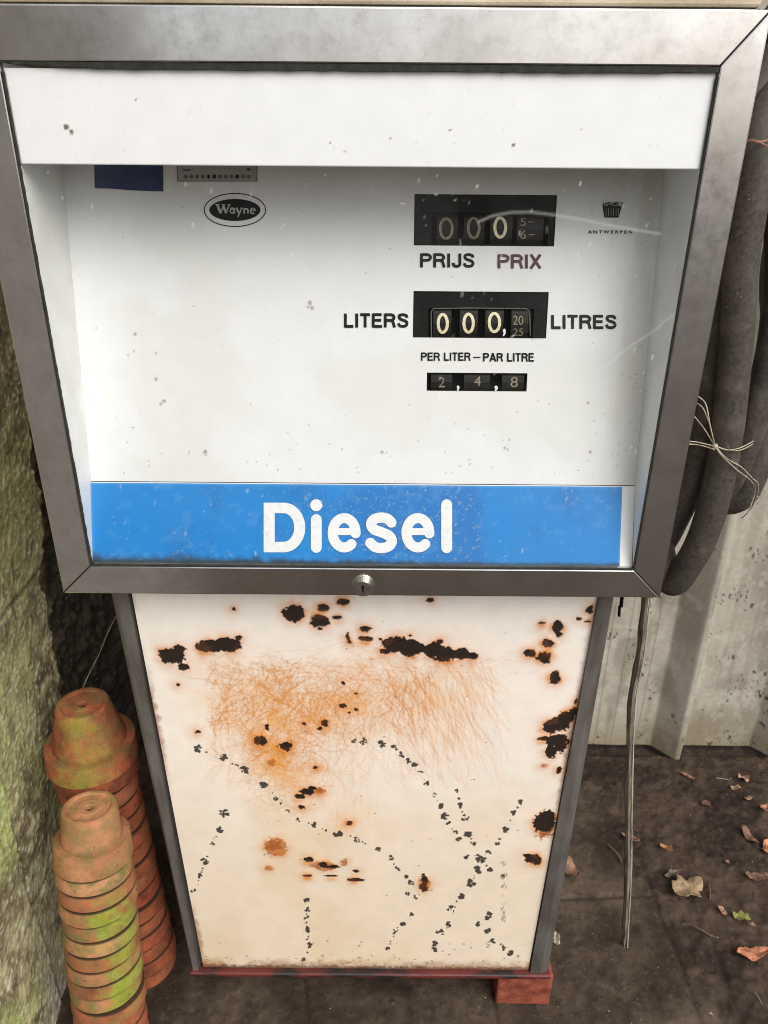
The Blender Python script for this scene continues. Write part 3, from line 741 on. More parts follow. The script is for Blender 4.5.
# dial geometry in the YZ plane
pz = lambda py, Y: atY(93, py, Y)[2]
Pb = np.array([.0095, IZ0 + .0005]); Pm = np.array([.047, pz(481, .047)]); Pt = np.array([.118, pz(165, .118)])
dirD = (Pt - Pm) / np.linalg.norm(Pt - Pm); Ptop = Pm + dirD * ((IZ1 + .002 - Pm[1]) / dirD[1])
dirB = (Pm - Pb) / np.linalg.norm(Pm - Pb)
D0 = np.array([0, Pm[0], Pm[1]]); Dv = np.array([0, dirD[0], dirD[1]]); Dn = np.array([0, -dirD[1], dirD[0]])   # normal to the viewer
B0 = np.array([0, Pb[0], Pb[1]]); Bv = np.array([0, dirB[0], dirB[1]]); Bn = np.array([0, -dirB[1], dirB[0]])
U = np.array([1.0, 0, 0])
def dial(px, py): 
    p = atP(px, py, D0, Dn); return p[0], (p - D0) @ Dv
def band(px, py):
    p = atP(px, py, B0, Bn); return p[0], (p - B0) @ Bv
LD = np.linalg.norm(Ptop - Pm); LB = np.linalg.norm(Pm - Pb)
WIN = {'price': [dial(414.5, 194), dial(554, 246.5)], 'litre': [dial(413.5, 291), dial(546, 338.5)], 'unit': [dial(427, 372.5), dial(526.5, 391.5)]}
# sheet with the three openings
def lines(a, b, st, marks):
    v = list(np.arange(a, b, st)) + [b]
    v = [q for q in v if all(abs(q - m) > st * .6 for m in marks)] + list(marks)
    return np.array(sorted(v))
mx = [w[k][0] for w in WIN.values() for k in (0, 1)]; mv = [w[k][1] for w in WIN.values() for k in (0, 1)]
du = lines(IX0 + .0004, IX1 - .0004, .0016, mx); dv = lines(0.0, LD, .0016, mv)
DU, DV = np.meshgrid(du, dv, indexing='ij')
k1 = fbm(DU * 8, DV * 8, 2, 4); k2 = fbm(DU * 70, DV * 70, 5, 3); k3 = fbm(DU * 240, DV * 240, 9, 2)
dc = np.zeros(DU.shape + (3,)) + np.array([.77, .775, .77])
dc = mixc(dc, np.array([.70, .70, .66]), smooth(.5, .7, k1) * .6)
dc = mixc(dc, np.array([.60, .57, .48]), smooth(.24, .325, DU) * smooth(.36, .62, fbm(DU * 55, DV * 5, 6, 4)) * .55)
def dspeck(lst, c, a):
    global dc
    m = np.zeros(DU.shape)
    for px, py, r in lst:
        u, v = dial(px, py); w = dial(px + 1, py)[0] - u; rr = max(r * w, .0008)
        i = slice(max(0, np.searchsorted(du, u - .012)), np.searchsorted(du, u + .012)); j = slice(max(0, np.searchsorted(dv, v - .012)), np.searchsorted(dv, v + .012))
        if du[i].size == 0 or dv[j].size == 0: continue
        m[i, j] = np.maximum(m[i, j], smooth(1.4, .7, np.hypot(DU[i, j] - u, DV[i, j] - v) / rr + .8 * (k3[i, j] - .5)))
    dc = mixc(dc, c, m * a)
lst = [(310, 303, 2.2), (312, 308, 1.6), (308, 307, 1.2), (135, 334, 1.5), (156, 379, 1.6), (134, 351, 1.2), (164, 401, 2), (161, 404, 1.2), (205, 452, 2), (128, 355, 1), (156, 353, 1), (382, 452, 1.5), (590, 452, 1.4), (505, 448, 1.2), (588, 403, 1.2)]
for _ in range(45): lst.append((random.uniform(95, 640), random.uniform(200, 476), random.uniform(.3, .7)))
for _ in range(50): lst.append((random.uniform(95, 640), random.triangular(400, 477, 474), random.uniform(.3, .8)))
dspeck(lst, S(92, 78, 62), .62)
dspeck([(random.uniform(620, 650), random.uniform(170, 476), random.uniform(.5, 1.1)) for _ in range(40)], S(170, 156, 124), .45)
drop = np.zeros((len(du) - 1, len(dv) - 1), bool)
uc = (du[:-1] + du[1:]) / 2; vc = (dv[:-1] + dv[1:]) / 2
for w in WIN.values():
    (a, t1), (b, t0) = w
    drop |= ((uc > a) & (uc < b))[:, None] & ((vc > t0) & (vc < t1))[None, :]
DP = D0[None, None] + DU[..., None] * U + DV[..., None] * Dv
dial_o = pp(grid_mesh("dial_panel", DP, MAT['dial'], col=dc, drop=drop))
# inner side walls between glass and dial
for xs, xt in ((IX0 + .00005, IX0 + .0003), (IX1 - .0003, IX1 - .00005)):
    ib = bmesh.new()
    a = [(.0080, IZ0 + .001), (Pm[0] + .001, Pm[1]), (Ptop[0] + .001, Ptop[1] - .001), (.0080, IZ1 - .001)]
    v0 = [ib.verts.new((xs, y, z)) for y, z in a]; v1 = [ib.verts.new((xt, y, z)) for y, z in a]
    ib.faces.new(v0); ib.faces.new(v1[::-1])
    for i in range(4): ib.faces.new((v0[i], v0[(i + 1) % 4], v1[(i + 1) % 4], v1[i]))
    pp(from_bm("inner_side", ib, MAT['inner']))

# ---- Diesel band: white backing and the blue sign plate
bk = bmesh.new()
q = [B0 + U * (IX0 + .0006), B0 + U * (IX1 - .0006), B0 + U * (IX1 - .0006) + Bv * (LB - .001), B0 + U * (IX0 + .0006) + Bv * (LB - .001)]
v0 = [bk.verts.new(p + Bn * 0.0) for p in q]; v1 = [bk.verts.new(p - Bn * .003) for p in q]
bk.faces.new(v0); bk.faces.new(v1[::-1])
for i in range(4): bk.faces.new((v0[i], v1[i], v1[(i + 1) % 4], v0[(i + 1) % 4]))
pp(from_bm("sign_backing", bk, MAT['inner']))
bl = [band(93.5, 568)[0], band(619, 570)[0]]
bu = np.arange(bl[0], bl[1], .0012); bv = np.arange(.0005, LB - .0015, .0012)
BU, BV = np.meshgrid(bu, bv, indexing='ij')
s1 = fbm(BU * 12, BV * 12, 4, 4); s2 = fbm(BU * 90, BV * 90, 8, 3); s3 = fbm(BU * 300, BV * 300, 10, 2)
bc = mixc(np.zeros(BU.shape + (3,)) + S(0, 122, 194), S(0, 108, 180), smooth(.4, .65, s1))
bc = mixc(bc, S(84, 150, 206), smooth(.60, .74, s2) * .2)
bc = mixc(bc, S(120, 150, 168), smooth(.70, .76, s3) * .5 * smooth(.4, .6, s1))
edge_ = np.minimum(np.minimum(BU - bl[0], bl[1] - BU), LB - .002 - BV)
bc = mixc(bc, S(90, 160, 220), smooth(.004, 0, edge_) * .4)
gr = smooth(.016, .004, BV + .014 * (s2 - .5) + .007 * smooth(-.37, .1, BU)) * smooth(.18, -.05, BU) ; bc = mixc(bc, S(40, 44, 34), gr * .65)
gr2 = smooth(.007, .002, BV + .004 * (s2 - .5)); bc = mixc(bc, S(36, 50, 44), gr2 * .8)
sign = pp(grid_mesh("fuel_sign", B0[None, None] + BU[..., None] * U + BV[..., None] * Bv + Bn * .0022, MAT['dial'], col=bc))
sign['label'] = "blue fuel sign reading Diesel in white letters"

# stroke lettering
def ribbon(bm, path, w, tf, z=0.0, closed=False, caps=True):
    P = np.array(path, float); n = len(P)
    if closed: tn = np.roll(P, -1, 0) - np.roll(P, 1, 0)
    else: tn = np.gradient(P, axis=0)
    tn /= np.linalg.norm(tn, axis=1)[:, None] + 1e-12
    nm = np.stack([-tn[:, 1], tn[:, 0]], 1)
    Lf = [bm.verts.new(tf(*(P[i] + nm[i] * w), z)) for i in range(n)]; Rt = [bm.verts.new(tf(*(P[i] - nm[i] * w), z)) for i in range(n)]
    for i in range(n - 1 if not closed else n):
        j = (i + 1) % n; bm.faces.new((Lf[i], Rt[i], Rt[j], Lf[j]))
    if caps and not closed:
        for (c, d, a, b) in ((P[0], -tn[0], Lf[0], Rt[0]), (P[-1], tn[-1], Rt[-1], Lf[-1])):
            base = math.atan2(d[1], d[0])
            arc = [bm.verts.new(tf(c[0] + w * math.cos(base + t), c[1] + w * math.sin(base + t), z)) for t in np.linspace(-math.pi / 2, math.pi / 2, 10)[1:-1]]
            # from Rt side (−90°) to Lf side for the end
            bm.faces.new([b] + arc[::-1] + [a]) if False else bm.faces.new([a] + arc + [b])
def arc_pts(cx, cy, rx, ry, a0, a1, n=24):
    return [(cx + rx * math.cos(math.radians(t)), cy + ry * math.sin(math.radians(t))) for t in np.linspace(a0, a1, n)]
def disc(bm, cx, cy, r, tf, z):
    bm.faces.new([bm.verts.new(tf(cx + r * math.cos(t), cy + r * math.sin(t), z)) for t in np.linspace(0, 2 * math.pi, 28, endpoint=False)])
# letters are drawn in sign pixels measured from (x, baseline) and laid on the sign plate
def band_tf(x, y, z):
    u, v = band(x, y); return tuple(B0 + u * U + v * Bv + Bn * (.0030 + z))
lb = bmesh.new(); hw = 5.4
ytop, ybase, yx = 502.5, 552, 513        # image rows: cap top, baseline, x-height top
T = lambda x, y, z=0: band_tf(x, y, z)
t0_, b0_ = ytop + hw - 1, ybase - hw
# D with square outer corners
dpath = [(269.5, b0_), (269.5, t0_)]
outer = [(264, ytop - .5)] + [(264, ybase)]
D_out = [(264, ybase), (264, ytop)] + [(285, ytop)] + arc_pts(284, (ytop + ybase) / 2, 21.5, (ybase - ytop) / 2, -85, -30, 10)[0:] + arc_pts(284, (ytop + ybase) / 2, 21.5, (ybase - ytop) / 2, -20, 85, 16) + [(285, ybase)]
D_in = [(275, ybase - 10.5), (275, ytop + 10.5)] + [(284, ytop + 10.5)] + arc_pts(284, (ytop + ybase) / 2, 10.5, (ybase - ytop) / 2 - 10.5, -85, -30, 10) + arc_pts(284, (ytop + ybase) / 2, 10.5, (ybase - ytop) / 2 - 10.5, -20, 85, 16) + [(284, ybase - 10.5)]
vo = [lb.verts.new(T(*p)) for p in D_out]; vi = [lb.verts.new(T(*p)) for p in D_in]
for i in range(len(vo)): j = (i + 1) % len(vo); lb.faces.new((vo[i], vo[j], vi[j], vi[i]))
# i
ribbon(lb, [(316.5, t) for t in np.linspace(yx + hw + 1, b0_ + .5, 6)], hw, T, .0001)
disc(lb, 316.5, 505, 6.0, T, .0002)
def glyph_e(cx, rx=11.4):
    cy = (yx + ybase) / 2; ry = (ybase - yx) / 2 - 4.9
    ribbon(lb, [(cx - rx, cy - 1.2), (cx, cy - 1.2), (cx + rx + .5, cy - 1.2)], 3.5, T, .0002, caps=False)
    ribbon(lb, arc_pts(cx, cy, rx, ry, 2, -270, 44) + arc_pts(cx, cy, rx, ry, 90, 50, 10)[1:], 5.0, T, .0001)
glyph_e(344.3)
# s
sp = catmull([np.array(p) for p in [(391.3, 522.2), (387.5, 518.6), (381, 517.4), (374, 519.2), (371.2, 524), (374, 529), (381.6, 532), (389, 535.6), (391.8, 540.8), (388.8, 545.8), (382, 547.7), (375, 546.6), (370.4, 542.6)]], 5)
ribbon(lb, sp, hw * .95, T, .0001)
glyph_e(417.8)
ribbon(lb, [(446.5, t) for t in np.linspace(ytop + 2, b0_ + .8, 6)], hw, T, .0001)
def_l = from_bm("lettering", lb, MAT['white_letter']); def_l.parent = sign
def_l.matrix_parent_inverse = Matrix()
# ---- printed text on the dial (font outlines laid flat on the sheet)
def text_shape(s, bold=0.0):
    cu = bpy.data.curves.new("t", 'FONT'); cu.body = s; cu.size = 1.0; cu.offset = bold; cu.resolution_u = 6
    ob = bpy.data.objects.new("t", cu); COL.objects.link(ob)
    dg = bpy.context.evaluated_depsgraph_get(); me = ob.evaluated_get(dg).to_mesh()
    V = np.array([v.co[:2] for v in me.vertices]); Fs = [list(p.vertices) for p in me.polygons]
    ob.evaluated_get(dg).to_mesh_clear(); bpy.data.objects.remove(ob); bpy.data.curves.remove(cu)
    return V, Fs
def put_text(bm, s, x0, x1, yb, yt, z=.0006, bold=.02, mi=0, surf=None, desc=False, shear=0.0):
    """lay a string between image columns x0..x1, baseline yb, cap line yt"""
    V, Fs = text_shape(s, bold)
    a = V.min(0); b = V.max(0)
    if desc: a = np.array([a[0], 0.0])
    sc = (V - a) / (b - a)
    for k in range(len(sc)): pass
    surf = surf or (lambda x, y, z: tuple(D0 + dial(x, y)[0] * U + dial(x, y)[1] * Dv + Dn * z))
    A = np.array(surf(x0, yb, z)); B = np.array(surf(x1, yb, z)); Ct = np.array(surf(x0, yt, z)); 
    ux = B - A; vy = Ct - A; vy = vy - U * (vy @ U)
    vs = [bm.verts.new(A + p[0] * ux + p[1] * vy) for p in sc]
    for f in Fs:
        try:
            fc_ = bm.faces.new([vs[i] for i in f]); fc_.material_index = mi
        except ValueError: pass
def on_dial(x, y, z): u, v = dial(x, y); return tuple(D0 + u * U + v * Dv + Dn * z)
# plain heavy sans capitals drawn as strokes; box 1 high
HB = .082
def GLY(c):
    h = HB
    if c == 'I': return .19, [[(.095, 0), (.095, 1)]]
    if c in 'PR':
        p = [[(h, 0), (h, 1)], [(h, 1 - h), (.36, 1 - h)] + arc_pts(.39, .715, .21, .285 - h, 90, -90, 12) + [(.36, .43 + h), (h, .43 + h)]]
        if c == 'R': p.append([(.42, .50), (.54, .40), (.575, .22), (.63, 0)])
        return (.70 if c == 'R' else .67), p
    if c == 'J': return .55, [[(.46, 1), (.46, .28)] + arc_pts(.27, .26, .19, .26 - h, 0, -180, 14) + [(.08, .34)]]
    if c == 'S': return .66, [list(map(tuple, catmull([np.array(q) for q in [(.575, .70), (.52, .86), (.33, 1 - h), (.14, .87), (.115, .73), (.19, .60), (.34, .53), (.50, .45), (.575, .29), (.50, .13), (.33, h), (.14, .13), (.07, .31)]], 4)))]
    if c == 'X': return .68, [[(.07, 0), (.61, 1)], [(.07, 1), (.61, 0)]]
    if c == 'L': return .57, [[(h, 0), (h, 1)], [(h, h), (.55, h)]]
    if c == 'T': return .62, [[(.31, 0), (.31, 1)], [(.02, 1 - h), (.60, 1 - h)]]
    if c == 'E': return .62, [[(h, 0), (h, 1)], [(h, h), (.60, h)], [(h, 1 - h), (.58, 1 - h)], [(h, .52), (.55, .52)]]
    if c == 'A': return .70, [[(.06, 0), (.345, 1)], [(.64, 0), (.355, 1)], [(.16, .30), (.54, .30)]]
    return .30, []
def word(s, x0, x1, yb, yt, m, w=1.0):
    pen = 0; items = []
    for ch in s:
        wd, st_ = GLY(ch); items.append((pen, st_)); pen += wd + .085
    tot = pen - .085; bm = bmesh.new(); k = 0
    for off, sts in items:
        for p in sts:
            q = [(x0 + (off + a) / tot * (x1 - x0), yb + b * (yt - yb)) for a, b in p]
            if len(q) == 2: q = [q[0], ((q[0][0] + q[1][0]) / 2, (q[0][1] + q[1][1]) / 2), q[1]]
            k += 1; ribbon(bm, q, HB * (yb - yt) * w * 1.28, on_dial, .0006 + .00012 * (k % 4), caps=False)
    o = from_bm("lettering", bm, m); o.parent = dial_o; o.matrix_parent_inverse = Matrix()
word("PRIJS", 420, 474.5, 267.5, 253.5, MAT['ink'])
word("PRIX", 497.5, 541.5, 268.5, 254.5, MAT['inkred'])
word("LITERS", 344, 408.5, 327.5, 313.5, MAT['ink'])
word("LITRES", 551, 616.5, 328.8, 315, MAT['ink'])
word("PER LITER", 421, 470.5, 360.7, 352.5, MAT['ink'], .95)
word("PAR LITRE", 483, 534, 361.5, 353, MAT['ink'], .95)
hy = bmesh.new(); ribbon(hy, [(473, 357.3), (477, 357.3), (480.5, 357.3)], .6, on_dial, .0006, caps=False)
o = from_bm("lettering", hy, MAT['ink']); o.parent = dial_o; o.matrix_parent_inverse = Matrix()
# maker's oval badge
bd = bmesh.new()
def oval(bm, cx, cy, rx, ry, z, mi, rx2=None, ry2=None):
    n = 56; T_ = np.linspace(0, 2 * math.pi, n, endpoint=False)
    A = [bm.verts.new(on_dial(cx + rx * math.cos(t), cy + ry * math.sin(t), z)) for t in T_]
    if rx2 is None: f = bm.faces.new(A); f.material_index = mi; return
    B = [bm.verts.new(on_dial(cx + rx2 * math.cos(t), cy + ry2 * math.sin(t), z)) for t in T_]
    for i in range(n): j = (i + 1) % n; f = bm.faces.new((A[i], A[j], B[j], B[i])); f.material_index = mi
oval(bd, 235, 210, 31.2, 17, .0006, 0, 30.2, 16)
oval(bd, 235, 210, 25.5, 11, .0007, 0)
WT = lambda x, y, z: on_dial(x, y, z)
def st(pts, w, z=.0012): ribbon(bd, pts, w, lambda x, y, q: WT(x, y, q), z, caps=False)
n_before = len(bd.faces)
lw = 1.05
# W a y n e drawn as strokes with little serifs
def seg(a, b, w, dz): st([a, ((a[0] + b[0]) / 2, (a[1] + b[1]) / 2), b], w, .0012 + dz)
seg((217.5, 205), (221, 213.4), 1.25, 0); seg((221, 213.4), (223.6, 205.6), .7, .0001); seg((223.4, 205.4), (226.4, 213.4), 1.25, .0002); seg((226.4, 213.4), (229.4, 205), .7, .0003)
seg((215.6, 204.8), (219.8, 204.8), .55, .0004); seg((222, 204.8), (225.2, 204.8), .5, .0005); seg((228, 204.8), (231, 204.8), .5, .0006)
st(arc_pts(232.3, 211.3, 1.9, 1.9, 0, 359, 18), .65, .0012); seg((234.2, 208.4), (234.8, 213.6), .8, .0002); st(arc_pts(232.4, 209.5, 1.9, 1.5, 190, 340, 8), .55, .0015)
seg((236.6, 208.4), (239.4, 213.4), 1.0, 0); seg((242, 208.4), (238, 217), .65, .0001); seg((235.8, 208.3), (238.2, 208.3), .45, .0002); seg((240.8, 208.3), (243, 208.3), .45, .0003)
seg((244.4, 208.4), (244.4, 213.6), .85, 0); st([(244.6, 210), (246, 208.9), (247.6, 209.2), (248.2, 210.6), (248.2, 213.6)], .75, .0014)
st(arc_pts(253, 211.1, 2.4, 2.5, 0, -310, 24), .75, .0012); seg((250.9, 211), (255.2, 210.6), .5, .0002)
for f in list(bd.faces)[n_before:]: f.material_index = 1
o = from_bm("maker_badge", bd, [MAT['ink'], MAT['plate']]); o.parent = dial_o; o.matrix_parent_inverse = Matrix()
# small data plate with a row of punched dots
dp = bmesh.new()
def quad(bm, x0, y0, x1, y1, z, mi):
    f = bm.faces.new([bm.verts.new(on_dial(*p, z)) for p in ((x0, y1), (x1, y1), (x1, y0), (x0, y0))]); f.material_index = mi
quad(dp, 177, 160, 257.5, 181.6, .0006, 0)
quad(dp, 178, 159, 256.6, 180.8, .0010, 1)
for i in range(12):
    cx = 186 + i * 5.72
    oval(dp, cx, 176.8, 2.1 if i != 4 else 1.5, 2.2, .0014, 0 if i not in (4, 5, 9) else 2)
quad(dp, 183, 169.6, 191, 170.8, .0014, 2); quad(dp, 247, 168.6, 250.5, 170.6, .0014, 2)
o = from_bm("data_plate", dp, [MAT['inkgrey'], MAT['plate'], MAT['ink']]); o.parent = dial_o; o.matrix_parent_inverse = Matrix()
# navy film patch
nb = bmesh.new()
e = [(94, 150), (163, 150), (163.5, 191.5), (150, 191.2), (132, 190.5), (112, 188.8), (95, 188.4)]
f = nb.faces.new([nb.verts.new(on_dial(x, y, .0008)) for x, y in e][::-1])
o = from_bm("film_patch", nb, MAT['blue_film']); o.parent = dial_o; o.matrix_parent_inverse = Matrix()
# crest of the dealer: flared block with vertical bars and a lettered brim, town name below
cr = bmesh.new()
def poly(bm, pts, z, mi): f = bm.faces.new([bm.verts.new(on_dial(x, y, z)) for x, y in pts]); f.material_index = mi
poly(cr, [(602.6, 206.5), (621.8, 206.0), (618.4, 217.6), (604.2, 217.6)], .0006, 0)
poly(cr, [(602.8, 202.6), (605, 203.4), (608, 201.8), (612, 202.8), (616, 201.6), (619.5, 202.8), (622.6, 202), (621.8, 206.2), (602.4, 206.8)], .0008, 0)
for i in range(6):
    x = 605.6 + i * 2.5; poly(cr, [(x, 208.5), (x + .5, 208.5), (x + .45, 216), (x, 216)], .0011, 1)
put_text(cr, "EMOB", 603.6, 621.2, 206.2, 202.6, z=.0013, bold=.0, mi=1)
put_text(cr, "A N T W E R P E N", 587.6, 632, 233.6, 230.4, z=.0006, bold=.035)
o = from_bm("dealer_crest", cr, [MAT['ink'], MAT['plate']]); o.parent = dial_o; o.matrix_parent_inverse = Matrix()

# ---- counters: recessed black boxes with number wheels
def counter(key, wheels, dy0, dy1, deep=.014):
    (u0, v1), (u1, v0) = WIN[key]
    bm = bmesh.new()
    def pt_(u, v, d): return tuple(D0 + u * U + v * Dv - Dn * d)
    e_ = .0003
    A = [(u0 + e_, v0 + e_), (u1 - e_, v0 + e_), (u1 - e_, v1 - e_), (u0 + e_, v1 - e_)]
    # a black mask plate just behind the sheet, with an opening for the wheels
    w0 = dial(wheels[0][0] - 5, dy1)[0]; w1 = dial(wheels[-1][1] + 5, dy1)[0]
    h0 = dial(450, dy1)[1]; h1 = dial(450, dy0)[1]
    Bq = [(w0, h0), (w1, h0), (w1, h1), (w0, h1)]
    f0 = [bm.verts.new(pt_(*p, -.0004)) for p in A]; o1 = [bm.verts.new(pt_(*p, .002)) for p in A]
    i1 = [bm.verts.new(pt_(*p, .002)) for p in Bq]; i2 = [bm.verts.new(pt_(*p, deep + .012)) for p in Bq]
    for i in range(4):
        j = (i + 1) % 4
        bm.faces.new((f0[i], f0[j], o1[j], o1[i])); bm.faces.new((o1[i], o1[j], i1[j], i1[i])); bm.faces.new((i1[i], i1[j], i2[j], i2[i]))
    bm.faces.new(i2)
    box = pp(from_bm("counter_window", bm, MAT['black']))
    hc = (h0 + h1) / 2; R = (h1 - h0) * 1.5
    for wl in wheels:
        x0, x1, glyphs = wl[:3]; mi = wl[3] if len(wl) > 3 else 1
        a, b = dial(x0, dy1)[0], dial(x1, dy1)[0]
        wb = bmesh.new(); n = 28; ra = []; rb = []
        c = D0 + hc * Dv - Dn * (R + .0026)
        for k in range(n):
            t = 2 * math.pi * k / n; off = R * (math.cos(t) * Dn + math.sin(t) * Dv)
            ra.append(wb.verts.new(c + a * U + off)); rb.append(wb.verts.new(c + b * U + off))
        for k in range(n): j = (k + 1) % n; wb.faces.new((ra[k], ra[j], rb[j], rb[k]))
        wb.faces.new(ra); wb.faces.new(rb[::-1])
        for gs, gx0, gx1, gb, gt, bold in glyphs:
            def on_wheel(x, y, z):
                u, v = dial(x, y); s = max(-.98, min(.98, (v - hc) / R)); return tuple(c + u * U + (v - hc) * Dv + Dn * (R * math.sqrt(1 - s * s) + z))
            if gs == 'O':
                cx, cy = (gx0 + gx1) / 2, (gb + gt) / 2; k0 = len(wb.faces)
                ribbon(wb, arc_pts(cx, cy, (gx1 - gx0) / 2 - bold, (gb - gt) / 2 - bold, 0, 350, 36), bold, on_wheel, .0006, closed=True)
                for f in list(wb.faces)[k0:]: f.material_index = mi
            else: put_text(wb, gs, gx0, gx1, gb, gt, z=.0008, bold=bold, mi=mi, surf=on_wheel)
        w = from_bm("number_wheel", wb, [MAT['wheel'], MAT['digit'], MAT['digitdim']]); w.parent = box
        w.matrix_parent_inverse = Matrix()
    return box
cp = counter('price', [(436.5, 457.5, [('O', 439, 453.8, 239.6, 217, 1.35)], 2), (463.5, 484, [('O', 467, 480.8, 239, 216.5, 1.35)], 2), (490, 512, [('O', 493.6, 507.4, 238.4, 216, 1.5)], 1),
     (517, 543, [('5', 520.6, 526, 226, 217.4, .01), ('6', 520.4, 526.4, 238.8, 230, .01), ('-', 528.5, 535, 222.2, 221.2, .0), ('-', 528.5, 535, 235, 234, .0)], 2)], 212, 244)
cl = counter('litre', [(433, 451, [('O', 436.8, 449, 334, 313, 1.5)]), (459.5, 477.5, [('O', 462.6, 475, 333.8, 312.6, 1.5)]), (485, 503, [('O', 488, 501.4, 333.2, 312, 1.5)]),
     (511, 528, [('20', 513, 523.4, 325, 315.6, .0), ('25', 513, 523.4, 336, 328.4, .0)], 2)], 308.5, 337)
cu_ = counter('unit', [(431, 452, [('2', 438.4, 445, 387.5, 377.4, .0)], 2), (464, 490, [('4', 474, 481, 386.4, 376.4, .0)], 2), (502, 524, [('8', 510.6, 518, 387.4, 377, .0)], 2)], 374, 390.5, deep=.008)
for par, q in ((cl, (502.6, 505.4, 336.4, 328.6)), (cu_, (456.6, 459.2, 391.2, 385.4)), (cu_, (494.2, 497.6, 391.2, 385.6))):
    cb = bmesh.new(); put_text(cb, ",", *q, z=.0012, bold=.03)
    o = from_bm("decimal_comma", cb, MAT['white_letter']); o.parent = par; o.matrix_parent_inverse = Matrix()
# pale bezel round the litre wheels
bz = bmesh.new()
ribbon(bz, [(431.5, 337), (431.2, 312), (433.5, 308.6), (470, 308), (526, 308.6), (530, 311), (530.6, 336)], .45, lambda x, y, z: on_dial(x, y, z - .0016), 0, caps=False)
o = from_bm("wheel_bezel", bz, MAT['inkgrey']); o.parent = cl; o.matrix_parent_inverse = Matrix()

# ---- upper white strip just behind the glass
su = np.linspace(IX0 + .0015, IX1 - .0012, 400); sv = np.linspace(1.4805, IZ1 - .0055, 56)
SU, SV = np.meshgrid(su, sv, indexing='ij')
hc_ = np.zeros(SU.shape + (3,)) + np.array([.86, .86, .855])
hm = np.zeros(SU.shape)
for px, py, r in [(67, 127, 2.2), (72.5, 132, 1.8), (13, 135, 2.4), (513, 145, 1.2), (450, 130, .9), (330, 143, .9), (137, 100, 1), (580, 130, .8), (345, 152, .8), (333, 149, .8), (390, 138, .8)]:
    c = atY(px, py, .0082); hm = np.maximum(hm, smooth(1.3, .8, np.hypot(SU - c[0], SV - c[2]) / (r * .00115)))
hc_ = mixc(hc_, S(70, 52, 40), hm * .9)
hf = grid_mesh("header_strip", np.stack([SU, np.full(SU.shape, .0082), SV], -1), MAT['dial'], col=hc_); pp(hf)
so = hf.modifiers.new("thickness", 'SOLIDIFY'); so.thickness = .0025; so.offset = -1
# ---- glass pane with dust, scratches and a wiped arc
ga = np.arange(IX0 + .001, IX1 - .001, .0018); gb = np.arange(IZ0 + .001, IZ1 - .001, .0018)
GA, GB = np.meshgrid(ga, gb, indexing='ij')
dust = .012 * smooth(.45, .7, fbm(GA * 9, GB * 9, 3, 4)) + .001
def gpx(x, y): p = atY(x, y, .005); return (p[0], p[2])
arc1 = [gpx(478, 222), gpx(492, 216), gpx(510, 212.5), gpx(530, 212), gpx(555, 215), gpx(585, 220), gpx(618, 227), gpx(660, 234)]
arc2 = [gpx(690, 300), gpx(655, 330), gpx(625, 350), gpx(600, 372)]
dust += .22 * np.exp(-(polydist(GA, GB, arc1) / .0014) ** 2) + .14 * np.exp(-(polydist(GA, GB, arc2) / .0018) ** 2)
pd = fbm(GA * 330, GB * 330, 6, 1)
dust += .30 * smooth(.93, .985, pd) * smooth(.4, .7, fbm(GA * 20, GB * 20, 8, 2))
for _ in range(90):
    p = gpx(random.uniform(60, 690), random.uniform(170, 560)); L = random.uniform(.001, .006)
    a = random.gauss(1.5, .3); e2 = (p[0] + L * math.cos(a), p[1] + L * math.sin(a))
    i = slice(*np.searchsorted(ga, [p[0] - .01, p[0] + .01])); j = slice(*np.searchsorted(gb, [p[1] - .01, p[1] + .01]))
    dust[i, j] += random.uniform(.1, .5) * np.exp(-(polydist(GA[i, j], GB[i, j], [p, e2]) / .0009) ** 2)
gl_o = pp(grid_mesh("glass_pane", np.stack([GA, np.full(GA.shape, .0050), GB], -1), MAT['glass'], floats={'Dust': np.clip(dust, 0, .8)}))
# ---- lock on the lower rail
lc = atY(363, 585.5, 0)
def cyl_y(bm, c, r, y0, y1, n=28, bev=0):
    b = bmesh.new(); A = [b.verts.new((c[0] + r * math.cos(t), y0, c[2] + r * math.sin(t))) for t in np.linspace(0, 2 * math.pi, n, endpoint=False)]
    B = [b.verts.new((v.co.x, y1, v.co.z)) for v in A]; b.faces.new(A); b.faces.new(B[::-1])
    for i in range(n): j = (i + 1) % n; b.faces.new((A[i], B[i], B[j], A[j]))
    bmesh.ops.recalc_face_normals(b, faces=b.faces)
    if bev: bmesh.ops.bevel(b, geom=[e for e in b.edges if abs(e.verts[0].co.y - e.verts[1].co.y) < 1e-6 and e.verts[0].co.y < (y0 + y1) / 2], offset=bev, segments=2, affect='EDGES')
    return merge(bm, b)
lk = bmesh.new(); cyl_y(lk, lc, .0152, -.004, .001, bev=.0015); cyl_y(lk, lc, .0118, -.0085, -.004, bev=.0012)
lock = pp(from_bm("lock", lk, MAT['chrome']))
kh = bmesh.new(); box_bm(lc[0] - .0012, lc[0] + .0012, -.0088, -.0082, lc[2] - .0055, lc[2] + .0055, bm=kh); cyl_y(kh, lc + np.array([0, 0, .002]), .0022, -.0089, -.0083, n=12)
o = from_bm("keyhole", kh, MAT['black']); o.parent = lock; o.matrix_parent_inverse = Matrix()
